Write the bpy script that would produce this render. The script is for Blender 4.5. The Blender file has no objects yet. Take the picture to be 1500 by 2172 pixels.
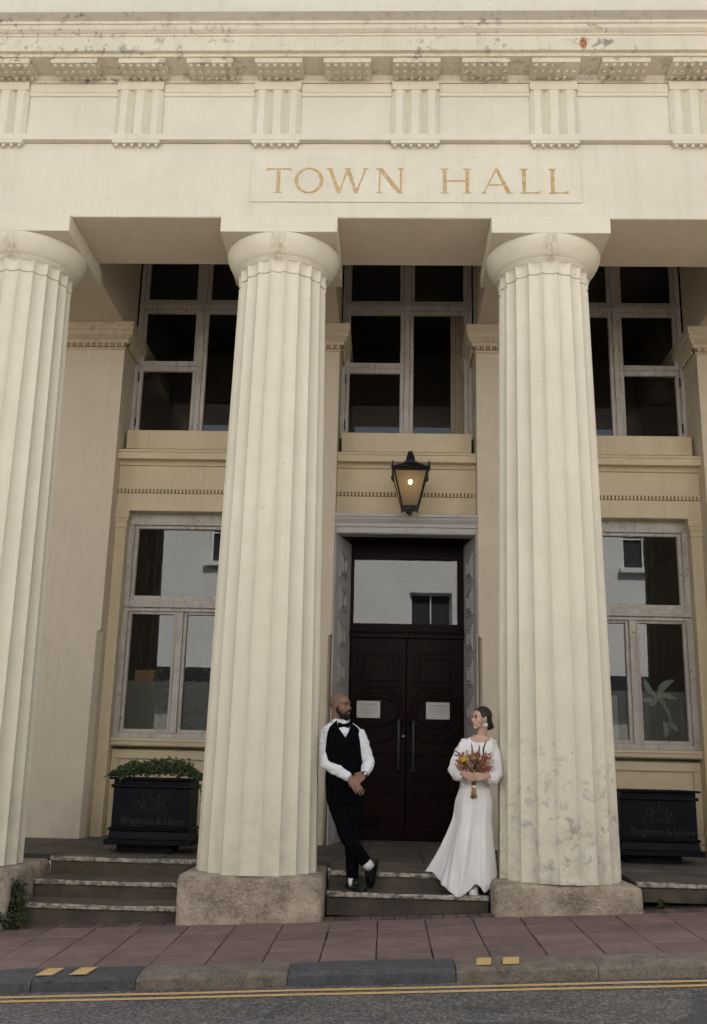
import bpy, bmesh, math, random
from mathutils import Vector, Matrix, noise
import numpy as np
random.seed(7)
PI = math.pi
R = math.radians
SC = bpy.context.scene
COL = SC.collection

# ------------------------------------------------------------------ camera
F_PX, PPX, PPY = 2117.3, 743.66, 1086.0
PITCH, YAW, ROLL = 0.2521, -0.0377, 0.0243
CAM = Vector((1.1383, -9.0347, 1.2999))
cp, sp, cyw, syw = math.cos(PITCH), math.sin(PITCH), math.cos(YAW), math.sin(YAW)
fwd = Vector((syw * cp, cyw * cp, sp)); rgt = Vector((cyw, -syw, 0)); upv = rgt.cross(fwd)
r2 = math.cos(ROLL) * rgt + math.sin(ROLL) * upv
u2 = -math.sin(ROLL) * rgt + math.cos(ROLL) * upv
cd = bpy.data.cameras.new('camera'); cam = bpy.data.objects.new('camera', cd); COL.objects.link(cam)
m = Matrix.Identity(4)
for i, ax in enumerate((r2, u2, -fwd)):
    for k in range(3): m[k][i] = ax[k]
for k in range(3): m[k][3] = CAM[k]
cam.matrix_world = m
cd.sensor_fit = 'HORIZONTAL'; cd.sensor_width = 36.0; cd.lens = F_PX / 1500 * 36
cd.shift_x = (750 - PPX) / 1500
cd.clip_start = 0.05; cd.clip_end = 500
SC.camera = cam

# ------------------------------------------------------------------ light
SUN_EL, SUN_AZ = R(50), R(180 - 20)     # azimuth from -Y; the sun stands behind the hall and lights the house across the street
W = bpy.data.worlds.new('World'); SC.world = W; W.use_nodes = True
nt = W.node_tree; nt.nodes.clear()
sky = nt.nodes.new('ShaderNodeTexSky'); sky.sky_type = 'NISHITA'; sky.sun_disc = False
sky.sun_elevation = SUN_EL; sky.sun_rotation = PI - SUN_AZ
sky.dust_density = 3.0; sky.air_density = 1.0; sky.ozone_density = 1.0
hs = nt.nodes.new('ShaderNodeHueSaturation'); hs.inputs['Saturation'].default_value = 0.4
bg = nt.nodes.new('ShaderNodeBackground'); bg.inputs['Strength'].default_value = 0.085
wo = nt.nodes.new('ShaderNodeOutputWorld')
nt.links.new(sky.outputs[0], hs.inputs['Color']); nt.links.new(hs.outputs[0], bg.inputs['Color']); nt.links.new(bg.outputs[0], wo.inputs[0])
sl = bpy.data.lights.new('sun', 'SUN'); sl.energy = 5.0; sl.angle = R(0.6); sl.color = (1.0, 0.93, 0.82)
so = bpy.data.objects.new('sun', sl); COL.objects.link(so)
sdir = Vector((math.sin(SUN_AZ) * math.cos(SUN_EL), -math.cos(SUN_AZ) * math.cos(SUN_EL), math.sin(SUN_EL)))
so.rotation_euler = sdir.to_track_quat('Z', 'Y').to_euler(); so.location = sdir * 30
SC.view_settings.view_transform = 'Standard'; SC.view_settings.look = 'None'
SC.view_settings.gamma = 1.0; SC.view_settings.exposure = 1.70

# ------------------------------------------------------------------ helpers
def tag(o, label=None, cat=None, group=None, kind=None):
    if label: o['label'] = label
    if cat: o['category'] = cat
    if group: o['group'] = group
    if kind: o['kind'] = kind
    return o

def empty(name, loc=(0, 0, 0)):
    o = bpy.data.objects.new(name, None); COL.objects.link(o); o.location = loc
    o.empty_display_size = 0.1
    return o

class MB:
    def __init__(s): s.v = []; s.f = []
    def add(s, vs, fs):
        n = len(s.v); s.v += [tuple(v) for v in vs]; s.f += [tuple(i + n for i in f) for f in fs]; return s
    def box(s, x0, x1, y0, y1, z0, z1):
        return s.add([(x0, y0, z0), (x1, y0, z0), (x1, y1, z0), (x0, y1, z0), (x0, y0, z1), (x1, y0, z1), (x1, y1, z1), (x0, y1, z1)],
                     [(3, 2, 1, 0), (4, 5, 6, 7), (0, 1, 5, 4), (1, 2, 6, 5), (2, 3, 7, 6), (3, 0, 4, 7)])
    def prism(s, prof, x0, x1, axis='x'):
        # prof: closed list of (y,z) extruded along x  (axis 'z': list of (x,y) extruded along z)
        n = len(prof)
        if axis == 'x': vs = [(x0, a, b) for a, b in prof] + [(x1, a, b) for a, b in prof]
        else: vs = [(a, b, x0) for a, b in prof] + [(a, b, x1) for a, b in prof]
        fs = [(i, (i + 1) % n, n + (i + 1) % n, n + i) for i in range(n)]
        fs += [tuple(range(n - 1, -1, -1)), tuple(range(n, 2 * n))]
        return s.add(vs, fs)
    def rectloft(s, x0, x1, y0, y1, lv):
        # stacked rectangles; lv = [(z, offset)...] mitred mouldings on all four sides
        vs = []
        for z, o in lv: vs += [(x0 - o, y0 - o, z), (x1 + o, y0 - o, z), (x1 + o, y1 + o, z), (x0 - o, y1 + o, z)]
        fs = [(3, 2, 1, 0)]
        for i in range(len(lv) - 1):
            for k in range(4):
                a = i * 4 + k; b = i * 4 + (k + 1) % 4; fs.append((a, b, b + 4, a + 4))
        k = (len(lv) - 1) * 4; fs.append((k, k + 1, k + 2, k + 3))
        return s.add(vs, fs)
    def lathe(s, prof, c=(0, 0, 0), n=24, cap=True):
        vs = []; fs = []
        for r, z in prof:
            for i in range(n):
                a = 2 * PI * i / n; vs.append((c[0] + r * math.cos(a), c[1] + r * math.sin(a), c[2] + z))
        for j in range(len(prof) - 1):
            for i in range(n):
                fs.append((j * n + i, j * n + (i + 1) % n, (j + 1) * n + (i + 1) % n, (j + 1) * n + i))
        if cap:
            fs.append(tuple(range(n - 1, -1, -1))); k = (len(prof) - 1) * n; fs.append(tuple(range(k, k + n)))
        return s.add(vs, fs)
    def tube(s, pts, rad, n=8, up=None, flat=1.0):
        # loft of circles (or ellipses) along a polyline; rad: number, list of numbers or list of (ra, rb)
        P = [Vector(p) for p in pts]; m = len(P)
        if not isinstance(rad, (list, tuple)): rad = [rad] * m
        rad = [(r, r * flat) if not isinstance(r, (tuple, list)) else r for r in rad]
        vs = []; fs = []; ref = Vector(up) if up is not None else None
        prev = None
        for i in range(m):
            d = (P[min(i + 1, m - 1)] - P[max(i - 1, 0)]).normalized()
            if ref is not None: a = ref - d * ref.dot(d)
            elif prev is not None: a = prev - d * prev.dot(d)
            else:
                q = Vector((0, 0, 1)) if abs(d.z) < 0.9 else Vector((1, 0, 0)); a = q - d * q.dot(d)
            a.normalize(); prev = a; b = d.cross(a)
            for k in range(n):
                t = 2 * PI * k / n; vs.append(P[i] + a * (rad[i][0] * math.cos(t)) + b * (rad[i][1] * math.sin(t)))
        for j in range(m - 1):
            for i in range(n): fs.append((j * n + i, j * n + (i + 1) % n, (j + 1) * n + (i + 1) % n, (j + 1) * n + i))
        fs.append(tuple(range(n - 1, -1, -1))); k = (m - 1) * n; fs.append(tuple(range(k, k + n)))
        return s.add(vs, fs)
    def ell(s, c, r, rot=None, nu=16, nv=10):
        vs = []; fs = []; c = Vector(c)
        for j in range(1, nv):
            t = PI * j / nv
            for i in range(nu):
                a = 2 * PI * i / nu
                p = Vector((r[0] * math.sin(t) * math.cos(a), r[1] * math.sin(t) * math.sin(a), r[2] * math.cos(t)))
                vs.append(c + (rot @ p if rot else p))
        vs.append(c + (rot @ Vector((0, 0, r[2])) if rot else Vector((0, 0, r[2])))); vs.append(c - (rot @ Vector((0, 0, r[2])) if rot else Vector((0, 0, r[2]))))
        for j in range(nv - 2):
            for i in range(nu): fs.append((j * nu + i, (j + 1) * nu + i, (j + 1) * nu + (i + 1) % nu, j * nu + (i + 1) % nu))
        T = len(vs) - 2
        for i in range(nu):
            fs.append((T, i, (i + 1) % nu)); k = (nv - 2) * nu; fs.append((T + 1, k + (i + 1) % nu, k + i))
        return s.add(vs, fs)
    def build(s, name, mat, parent=None, smooth=False, bevel=0.0, seg=1, fix=True):
        me = bpy.data.meshes.new(name); me.from_pydata(s.v, [], s.f); me.validate()
        if fix:
            bm = bmesh.new(); bm.from_mesh(me); bmesh.ops.recalc_face_normals(bm, faces=bm.faces); bm.to_mesh(me); bm.free()
        if mat: me.materials.append(mat)
        o = bpy.data.objects.new(name, me); COL.objects.link(o)
        if parent: o.parent = parent
        if smooth is True: me.polygons.foreach_set('use_smooth', [True] * len(me.polygons))
        elif smooth: me.shade_smooth() if hasattr(me, 'shade_smooth') else None
        if isinstance(smooth, float): me.set_sharp_from_angle(angle=smooth)
        if bevel:
            b = o.modifiers.new('bevel', 'BEVEL'); b.width = bevel; b.segments = seg; b.limit_method = 'ANGLE'; b.angle_limit = R(40)
        return o

def child_copy(src, parent, loc=None):
    o = src.copy(); COL.objects.link(o); o.parent = parent
    if loc is not None: o.location = loc
    return o

# ------------------------------------------------------------------ materials
def newmat(name):
    m = bpy.data.materials.new(name); m.use_nodes = True
    return m, m.node_tree, m.node_tree.nodes['Principled BSDF']
def N(t, kind, **kw):
    n = t.nodes.new(kind)
    for k, v in kw.items():
        if hasattr(n, k): setattr(n, k, v)
        else: n.inputs[k].default_value = v
    return n
def coords(t, scale=(1, 1, 1), world=True):
    # position in metres: world position, so that copies of a part do not repeat the same marks
    if world:
        g = t.nodes.new('ShaderNodeNewGeometry'); out = g.outputs['Position']
    else:
        g = t.nodes.new('ShaderNodeTexCoord'); out = g.outputs['Object']
    mp = t.nodes.new('ShaderNodeMapping'); mp.inputs['Scale'].default_value = scale
    t.links.new(out, mp.inputs['Vector']); return mp.outputs[0]
def nz(t, vec, scale, detail=6, rough=0.6, dist=0.0):
    n = t.nodes.new('ShaderNodeTexNoise'); n.inputs['Scale'].default_value = scale; n.inputs['Detail'].default_value = detail
    n.inputs['Roughness'].default_value = rough; n.inputs['Distortion'].default_value = dist
    t.links.new(vec, n.inputs['Vector']); return n.outputs['Fac']
def ramp(t, fac, a, b, c0=0.0, c1=1.0):
    n = t.nodes.new('ShaderNodeMapRange'); n.clamp = True
    n.inputs['From Min'].default_value = a; n.inputs['From Max'].default_value = b
    n.inputs['To Min'].default_value = c0; n.inputs['To Max'].default_value = c1
    t.links.new(fac, n.inputs['Value']); return n.outputs[0]
def mix(t, fac, a, b, mode='MIX'):
    n = t.nodes.new('ShaderNodeMix'); n.data_type = 'RGBA'; n.blend_type = mode
    if isinstance(fac, (int, float)): n.inputs[0].default_value = fac
    else: t.links.new(fac, n.inputs[0])
    for i, x in ((6, a), (7, b)):
        if isinstance(x, tuple): n.inputs[i].default_value = (*x, 1) if len(x) == 3 else x
        else: t.links.new(x, n.inputs[i])
    return n.outputs[2]
def mul(t, a, b):
    n = t.nodes.new('ShaderNodeMath'); n.operation = 'MULTIPLY'
    for i, x in enumerate((a, b)):
        if isinstance(x, (int, float)): n.inputs[i].default_value = x
        else: t.links.new(x, n.inputs[i])
    return n.outputs[0]
def bump(t, p, fac, strength, dist, prev=None):
    b = t.nodes.new('ShaderNodeBump'); b.inputs['Strength'].default_value = strength; b.inputs['Distance'].default_value = dist
    t.links.new(fac, b.inputs['Height'])
    if prev: t.links.new(prev, b.inputs['Normal'])
    t.links.new(b.outputs[0], p.inputs['Normal']); return b.outputs[0]
def zpos(t):
    g = t.nodes.new('ShaderNodeNewGeometry'); s = t.nodes.new('ShaderNodeSeparateXYZ'); t.links.new(g.outputs['Position'], s.inputs[0]); return s.outputs

def stucco(name, base, streak=0.5, mould=0.0, peel=0.0, spots=0.5, grime=0.0):
    """painted render: slow tone drift, vertical rain streaks, small knocks, optional mould and peeling"""
    m, t, p = newmat(name)
    v = coords(t); c = mix(t, ramp(t, nz(t, v, 0.9, 3), 0.3, 0.7), tuple(x * 0.93 for x in base), tuple(min(1, x * 1.05) for x in base))
    c = mix(t, ramp(t, nz(t, v, 5.5, 6), 0.35, 0.75, 0, 0.35), c, tuple(x * k for x, k in zip(base, (0.86, 0.83, 0.78))))
    vs = coords(t, (9, 9, 0.55)); c = mix(t, ramp(t, nz(t, vs, 1.0, 7, 0.65), 0.52, 0.8, 0, streak), c, tuple(x * k for x, k in zip(base, (0.70, 0.66, 0.60))))
    # knocks and specks
    k = mul(t, ramp(t, nz(t, v, 34, 2), 0.70, 0.74), ramp(t, nz(t, v, 2.3, 2), 0.50, 0.62)); c = mix(t, mul(t, k, spots), c, (0.17, 0.14, 0.11))
    if mould:
        k = mul(t, ramp(t, nz(t, v, 13, 8, 0.72), 0.54, 0.62), ramp(t, nz(t, v, 1.25, 3), 0.47, 0.60)); c = mix(t, mul(t, k, mould), c, (0.10, 0.085, 0.075))
        k = mul(t, ramp(t, nz(t, v, 7, 6, 0.7), 0.55, 0.6), ramp(t, nz(t, v, 0.9, 2), 0.52, 0.62)); c = mix(t, mul(t, k, mould), c, (0.33, 0.28, 0.23))
    h = nz(t, v, 60, 6, 0.7)
    if peel:
        z = zpos(t); band = mul(t, ramp(t, z[2], 1.9, 0.9), 1.0)
        k = mul(t, mul(t, ramp(t, nz(t, v, 11, 8, 0.72), 0.51, 0.56), ramp(t, nz(t, v, 2.6, 3), 0.42, 0.54)), band)
        c = mix(t, mul(t, k, peel), c, mix(t, ramp(t, nz(t, v, 17, 3), 0.45, 0.55), (0.46, 0.47, 0.48), (0.27, 0.20, 0.145)))
    if grime:
        z = zpos(t); k = mul(t, ramp(t, nz(t, v, 3.5, 6, 0.65), 0.42, 0.72), ramp(t, z[2], 1.3, 0.42)); c = mix(t, mul(t, k, grime), c, (0.16, 0.135, 0.11))
    t.links.new(c, p.inputs['Base Color']); p.inputs['Roughness'].default_value = 0.62
    p.inputs['Specular IOR Level'].default_value = 0.3
    b1 = bump(t, p, h, 0.10, 0.004); bump(t, p, nz(t, v, 4, 4), 0.12, 0.02, b1)
    return m

def rough_mat(name, base, dark, scale=8, rough=0.85, bmp=0.4, bd=0.01, spec=0.3, rnd=0.0, fine=120, fine_amt=0.25):
    m, t, p = newmat(name); v = coords(t)
    c = mix(t, ramp(t, nz(t, v, scale, 8, 0.65), 0.35, 0.68), dark, base)
    c = mix(t, ramp(t, nz(t, v, fine, 3), 0.35, 0.7, 0, fine_amt), c, tuple(min(1, x * 1.7 + 0.01) for x in base))
    if rnd:
        oi = t.nodes.new('ShaderNodeObjectInfo'); h = t.nodes.new('ShaderNodeHueSaturation')
        t.links.new(c, h.inputs['Color']); t.links.new(ramp(t, oi.outputs['Random'], 0, 1, 1 - rnd, 1 + rnd), h.inputs['Value']); c = h.outputs[0]
    t.links.new(c, p.inputs['Base Color']); p.inputs['Roughness'].default_value = rough; p.inputs['Specular IOR Level'].default_value = spec
    b = bump(t, p, nz(t, coords(t, (1, 1, 1.8)), scale * 2.5, 8, 0.72), bmp, bd * 1.4); bump(t, p, nz(t, v, fine, 3), bmp * 0.6, bd * 0.3, b)
    return m
def plain(name, col, rough=0.6, spec=0.4, metal=0.0, var=0.12, scale=12, bmp=0.05):
    m, t, p = newmat(name); v = coords(t)
    c = mix(t, ramp(t, nz(t, v, scale, 5), 0.3, 0.7), tuple(x * (1 - var) for x in col), tuple(min(1, x * (1 + var)) for x in col))
    t.links.new(c, p.inputs['Base Color']); p.inputs['Roughness'].default_value = rough; p.inputs['Specular IOR Level'].default_value = spec; p.inputs['Metallic'].default_value = metal
    if bmp: bump(t, p, nz(t, v, scale * 6, 4), bmp, 0.004)
    return m

CREAM = (0.655, 0.605, 0.495)
M = {}
M['cream'] = stucco('cream painted render', CREAM, 0.25, 0.0, 0.0, 0.6, 0.35)
M['column'] = stucco('cream painted column', CREAM, 0.22, 0.0, 0.0, 0.7, 0.45)
M['column_peel'] = stucco('cream peeling column', CREAM, 0.22, 0.0, 0.65, 0.9, 0.6)
M['entab'] = stucco('cream entablature', (0.64, 0.592, 0.485), 0.3, 0.06, 0.0, 0.25)
M['cornice'] = stucco('weathered cornice', (0.61, 0.555, 0.445), 0.6, 0.7, 0.0, 0.5)
def echinus_mat():
    m = stucco('cream capital', CREAM, 0.2, 0.0, 0.0, 0.3); t = m.node_tree; p = t.nodes['Principled BSDF']
    src = p.inputs['Base Color'].links[0].from_socket
    tc = t.nodes.new('ShaderNodeTexCoord'); sx = t.nodes.new('ShaderNodeSeparateXYZ'); t.links.new(tc.outputs['Object'], sx.inputs[0])
    ab = t.nodes.new('ShaderNodeMath'); ab.operation = 'ABSOLUTE'; t.links.new(sx.outputs[0], ab.inputs[0])
    k = mul(t, mul(t, ramp(t, ab.outputs[0], 0.10, 0.03), ramp(t, sx.outputs[1], -0.2, -0.35)), ramp(t, nz(t, coords(t, (26, 26, 3)), 1, 6, .65), .40, .62))
    t.links.new(mix(t, mul(t, k, .6), src, (0.30, 0.23, 0.15)), p.inputs['Base Color']); return m
M['echinus'] = echinus_mat()
M['capital'] = stucco('grimy capital', (0.60, 0.505, 0.375), 0.6, 0.5, 0.0, 0.8)
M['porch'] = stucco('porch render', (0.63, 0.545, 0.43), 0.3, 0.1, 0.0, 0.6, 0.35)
def rust(m, x, z, w, h):
    t = m.node_tree; p = t.nodes['Principled BSDF']; src = p.inputs['Base Color'].links[0].from_socket; q = zpos(t)
    def d(o, c, s_):
        a = t.nodes.new('ShaderNodeMath'); a.operation = 'SUBTRACT'; t.links.new(o, a.inputs[0]); a.inputs[1].default_value = c
        b = t.nodes.new('ShaderNodeMath'); b.operation = 'MULTIPLY'; t.links.new(a.outputs[0], b.inputs[0]); b.inputs[1].default_value = 1 / s_
        return mul(t, b.outputs[0], b.outputs[0])
    ad = t.nodes.new('ShaderNodeMath'); t.links.new(d(q[0], x, w), ad.inputs[0]); t.links.new(d(q[2], z, h), ad.inputs[1])
    k = mul(t, ramp(t, ad.outputs[0], 1.0, 0.35), ramp(t, nz(t, coords(t), 22, 4), .3, .5, .6, 1)); t.links.new(mix(t, k, src, mix(t, ramp(t, nz(t, coords(t), 40, 3), .45, .6), (.42, .15, .045), (.10, .035, .018))), p.inputs['Base Color'])
rust(M['cornice'], 3.06, 8.50, .045, .085)
M['coping'] = stucco('grey weathered coping', (0.36, 0.295, 0.22), 1.0, 0.9, 0.0, 0.5)
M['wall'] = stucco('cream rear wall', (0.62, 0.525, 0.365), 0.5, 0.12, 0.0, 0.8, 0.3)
def peeling_white():
    m, t, p = newmat('peeling white paint'); v = coords(t)
    c = mix(t, ramp(t, nz(t, v, 6, 6), 0.3, 0.7), (0.40, 0.365, 0.335), (0.52, 0.48, 0.445))
    k = mul(t, ramp(t, nz(t, v, 30, 8, 0.7), 0.57, 0.61), ramp(t, nz(t, v, 3.1, 3), 0.45, 0.58)); c = mix(t, k, c, (0.16, 0.115, 0.085))
    vs = coords(t, (30, 30, 2)); c = mix(t, ramp(t, nz(t, vs, 1, 6), 0.48, 0.72, 0, 0.65), c, (0.25, 0.205, 0.17))
    t.links.new(c, p.inputs['Base Color']); p.inputs['Roughness'].default_value = 0.5
    bump(t, p, nz(t, v, 30, 8, 0.7), 0.3, 0.004); return m
M['white'] = peeling_white()
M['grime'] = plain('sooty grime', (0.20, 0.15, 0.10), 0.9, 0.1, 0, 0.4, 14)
M['door_white'] = plain('grey white reveal paint', (0.44, 0.415, 0.405), 0.45, 0.4, 0, 0.08)
M['wood'] = plain('dark red varnished wood', (0.0090, 0.0026, 0.0030), 0.36, 0.07, 0, 0.5, 5)
M['iron'] = plain('black painted iron', (0.006, 0.006, 0.008), 0.4, 0.3, 0, 0.4, 20)
M['planter'] = plain('blue black planter paint', (0.0050, 0.0050, 0.0085), 0.5, 0.1, 0, 0.4, 9, 0.1)
M['planter_line'] = plain('faint raised line', (0.020, 0.020, 0.026), 0.6, 0.3)
def gold_mat():
    m, t, p = newmat('worn gilding'); v = coords(t); c = mix(t, ramp(t, nz(t, v, 18, 6, .7), .42, .60), (.46, .29, .085), (.50, .40, .24)); c = mix(t, ramp(t, nz(t, v, 45, 4), .55, .66, 0, .7), c, (.20, .115, .035))
    t.links.new(c, p.inputs['Base Color']); p.inputs['Roughness'].default_value = .5; return m
M['gold'] = gold_mat()
M['handle'] = plain('tarnished handle', (0.030, 0.032, 0.034), 0.4, 0.4, 0, 0.3, 20)
M['stone'] = rough_mat('eroded base stone', (0.52, 0.44, 0.35), (0.17, 0.13, 0.098), 4.5, 0.9, 1.0, 0.03, 0.2, 0, 60, 0.3)
M['step'] = rough_mat('dark step stone', (0.080, 0.064, 0.048), (0.030, 0.025, 0.020), 3.6, 0.8, 0.3, 0.006, 0.3, 0.06)
M['flag'] = rough_mat('porch flagstone', (0.125, 0.105, 0.085), (0.048, 0.042, 0.035), 2.8, 0.75, 0.25, 0.006, 0.3, 0.15)
def nosing_mat():
    m, t, p = newmat('worn white nosing'); v = coords(t)
    c = mix(t, ramp(t, nz(t, v, 16, 8, 0.72), 0.42, 0.56), (0.10, 0.088, 0.07), (0.37, 0.335, 0.285))
    t.links.new(c, p.inputs['Base Color']); p.inputs['Roughness'].default_value = 0.85; bump(t, p, nz(t, v, 25, 8, 0.7), 0.6, 0.008); return m
M['nosing'] = nosing_mat()
M['slab'] = rough_mat('red paving slab', (0.185, 0.122, 0.108), (0.115, 0.080, 0.073), 5, 0.85, 0.2, 0.003, 0.3, 0.13, 220, 0.2)
M['opp_pave'] = rough_mat('pale concrete paving', (0.42, 0.40, 0.37), (0.34, 0.325, 0.30), 3, 0.9, 0.2, 0.003)
M['brick'] = rough_mat('dark red paver', (0.13, 0.085, 0.075), (0.07, 0.05, 0.045), 9, 0.85, 0.3, 0.004, 0.3, 0.25, 200, 0.2)
M['bed'] = rough_mat('joint sand', (0.045, 0.042, 0.032), (0.022, 0.022, 0.016), 14, 0.95, 0.4, 0.004, 0.1)
M['granite_d'] = rough_mat('dark granite kerb', (0.072, 0.073, 0.078), (0.024, 0.025, 0.028), 12, 0.75, 0.7, 0.012, 0.35, 0.1, 110, 0.6)
M['granite_b'] = rough_mat('brown granite kerb', (0.20, 0.165, 0.13), (0.055, 0.046, 0.039), 9, 0.85, 0.9, 0.015, 0.3, 0.12, 110, 0.6)
def asphalt():
    m, t, p = newmat('asphalt'); v = coords(t)
    c = mix(t, ramp(t, nz(t, v, 1.3, 6, 0.6), 0.38, 0.62), (0.052, 0.050, 0.049), (0.115, 0.106, 0.099))
    vo = t.nodes.new('ShaderNodeTexVoronoi'); vo.inputs['Scale'].default_value = 62; t.links.new(v, vo.inputs['Vector'])
    sep = t.nodes.new('ShaderNodeSeparateColor'); t.links.new(vo.outputs['Color'], sep.inputs[0])
    c = mix(t, ramp(t, sep.outputs[0], 0.45, 1.0, 0, 0.9), c, (0.25, 0.23, 0.21)); c = mix(t, ramp(t, sep.outputs[1], 0.5, 1.0, 0, 0.85), c, (0.025, 0.025, 0.027))
    k = mul(t, ramp(t, nz(t, v, 0.8, 4, 0.6, 0.6), 0.56, 0.60), 0.7); c = mix(t, k, c, (0.030, 0.030, 0.032))
    t.links.new(c, p.inputs['Base Color']); p.inputs['Roughness'].default_value = 0.8
    b = bump(t, p, vo.outputs['Distance'], 1.0, 0.014); bump(t, p, nz(t, v, 6, 6), 0.3, 0.02, b); return m
M['road'] = asphalt()
def yellow_paint():
    m, t, p = newmat('worn yellow road paint'); v = coords(t)
    c = mix(t, ramp(t, nz(t, v, 60, 6, 0.7), 0.55, 0.66), (0.54, 0.35, 0.135), (0.14, 0.115, 0.095))
    c = mix(t, ramp(t, nz(t, v, 5, 4), 0.35, 0.65, 0, 0.4), c, (0.48, 0.33, 0.16))
    t.links.new(c, p.inputs['Base Color']); p.inputs['Roughness'].default_value = 0.75; bump(t, p, nz(t, v, 80, 4), 0.4, 0.004); return m
M['yellow'] = yellow_paint()
def glass_mat(name, tint=(1, 1, 1), film=0.0):
    m, t, p = newmat(name); t.nodes.remove(p); out = t.nodes['Material Output']
    tr = N(t, 'ShaderNodeBsdfTransparent'); tr.inputs[0].default_value = (*tint, 1)
    gl = N(t, 'ShaderNodeBsdfGlossy'); gl.inputs['Roughness'].default_value = 0.0; gl.inputs['Color'].default_value = (0.95, 0.97, 1, 1)
    v = coords(t); b = t.nodes.new('ShaderNodeBump'); b.inputs['Strength'].default_value = 0.05; b.inputs['Distance'].default_value = 0.02
    fr = N(t, 'ShaderNodeFresnel'); fr.inputs['IOR'].default_value = 1.75
    mx = t.nodes.new('ShaderNodeMixShader'); t.links.new(fr.outputs[0], mx.inputs[0]); t.links.new(tr.outputs[0], mx.inputs[1]); t.links.new(gl.outputs[0], mx.inputs[2])
    t.links.new(mx.outputs[0], out.inputs[0]); return m
M['glass'] = glass_mat('window glass')
def frosted(name, col, alpha):
    m, t, p = newmat(name); p.inputs['Base Color'].default_value = (*col, 1); p.inputs['Roughness'].default_value = 0.35; p.inputs['Alpha'].default_value = alpha
    return m
M['film'] = frosted('frosted window film', (0.16, 0.18, 0.16), 0.45)
M['decal'] = frosted('pale etched decal', (0.22, 0.25, 0.19), 0.5)
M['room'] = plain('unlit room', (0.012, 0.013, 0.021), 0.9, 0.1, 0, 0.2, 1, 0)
M['blind'] = plain('beige fabric blind', (0.42, 0.35, 0.25), 0.8, 0.2)
M['sign'] = plain('grey white notice plate', (0.52, 0.52, 0.50), 0.35, 0.5, 0, 0.04)
M['print'] = plain('grey print', (0.10, 0.10, 0.10), 0.7, 0.2, 0, 0.0)
M['opp_white'] = plain('white stucco', (0.74, 0.75, 0.76), 0.8, 0.2, 0, 0.05, 1.5, 0)
M['opp_dark'] = plain('dark pane', (0.03, 0.03, 0.035), 0.5, 0.4)
M['opp_shop'] = plain('grey shopfront paint', (0.33, 0.32, 0.30), 0.6, 0.3)
M['box_wood'] = plain('brown cardboard', (0.22, 0.13, 0.07), 0.8, 0.2)
M['white_box'] = plain('white carton', (0.6, 0.6, 0.62), 0.6, 0.3)

S = 2.74                     # column spacing
FLOOR = lambda y: 0.385 + 0.036 * (y - 0.3)
PAVE = lambda x, y: 0.0515 * x + 0.03 * (y - 0.06)
ROADZ = lambda x, y: 0.0515 * x - 0.145 + (0.012 * (-1.8 - y) if y > -5 else 0.012 * (3.2) - 0.012 * (-5 - y))
YP, YW = 2.655, 3.19         # pilaster face, upper window plane
WP = 0.512                   # pilaster half width

# ================================================================== SETTING
def sheet(name, x0, x1, ys, fz, mat, nx=40):
    mb = MB(); vs = []; fs = []
    for y in ys:
        for i in range(nx + 1):
            x = x0 + (x1 - x0) * i / nx; vs.append((x, y, fz(x, y)))
    for j in range(len(ys) - 1):
        for i in range(nx):
            a = j * (nx + 1) + i; fs.append((a, a + 1, a + nx + 2, a + nx + 1))
    mb.add(vs, fs); return mb.build(name, mat, None, fix=False)
road = tag(sheet('road', -60, 60, [-8.1, -6.5, -5, -3.4, -1.75], ROADZ, M['road'], 60), kind='structure')
far_pave = tag(sheet('opposite_pavement', -60, 60, [-10.6, -8.1], lambda x, y: 0.0515 * x - 0.03, M['opp_pave'], 20), kind='structure')
fk = MB(); vs = []
for x in (-60, 60): vs += [(x, -8.1, 0.0515 * x - 0.3), (x, -7.9, 0.0515 * x - 0.3), (x, -7.9, 0.0515 * x - 0.028), (x, -8.1, 0.0515 * x - 0.026)]
fk.add(vs, [(0, 1, 5, 4), (1, 2, 6, 5), (2, 3, 7, 6), (3, 0, 4, 7), (0, 3, 2, 1), (4, 5, 6, 7)])
tag(fk.build('opposite_kerb', M['granite_d']), kind='structure')

# double yellow lines: worn, slightly wavy strips on the road
def strip(y0, wid, x0, x1, seed):
    mb = MB(); vs = []; n = 160; rn = random.Random(seed)
    for i in range(n + 1):
        x = x0 + (x1 - x0) * i / n
        wob = 0.016 * noise.noise((x * 0.9, seed, 0)) ; e0 = 0.006 * noise.noise((x * 9, seed + 3, 0)); e1 = 0.006 * noise.noise((x * 9, seed + 7, 0))
        ya, yb = y0 + wob + e0, y0 + wob - wid + e1
        vs += [(x, ya, ROADZ(x, ya) + 0.004), (x, yb, ROADZ(x, yb) + 0.004)]
    mb.add(vs, [(2 * i, 2 * i + 1, 2 * i + 3, 2 * i + 2) for i in range(n)])
    return mb.build('yellow_line', M['yellow'], road, fix=False)
strip(-1.92, 0.065, -14, 14, 1); strip(-2.06, 0.065, -14, 14, 5)

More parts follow.
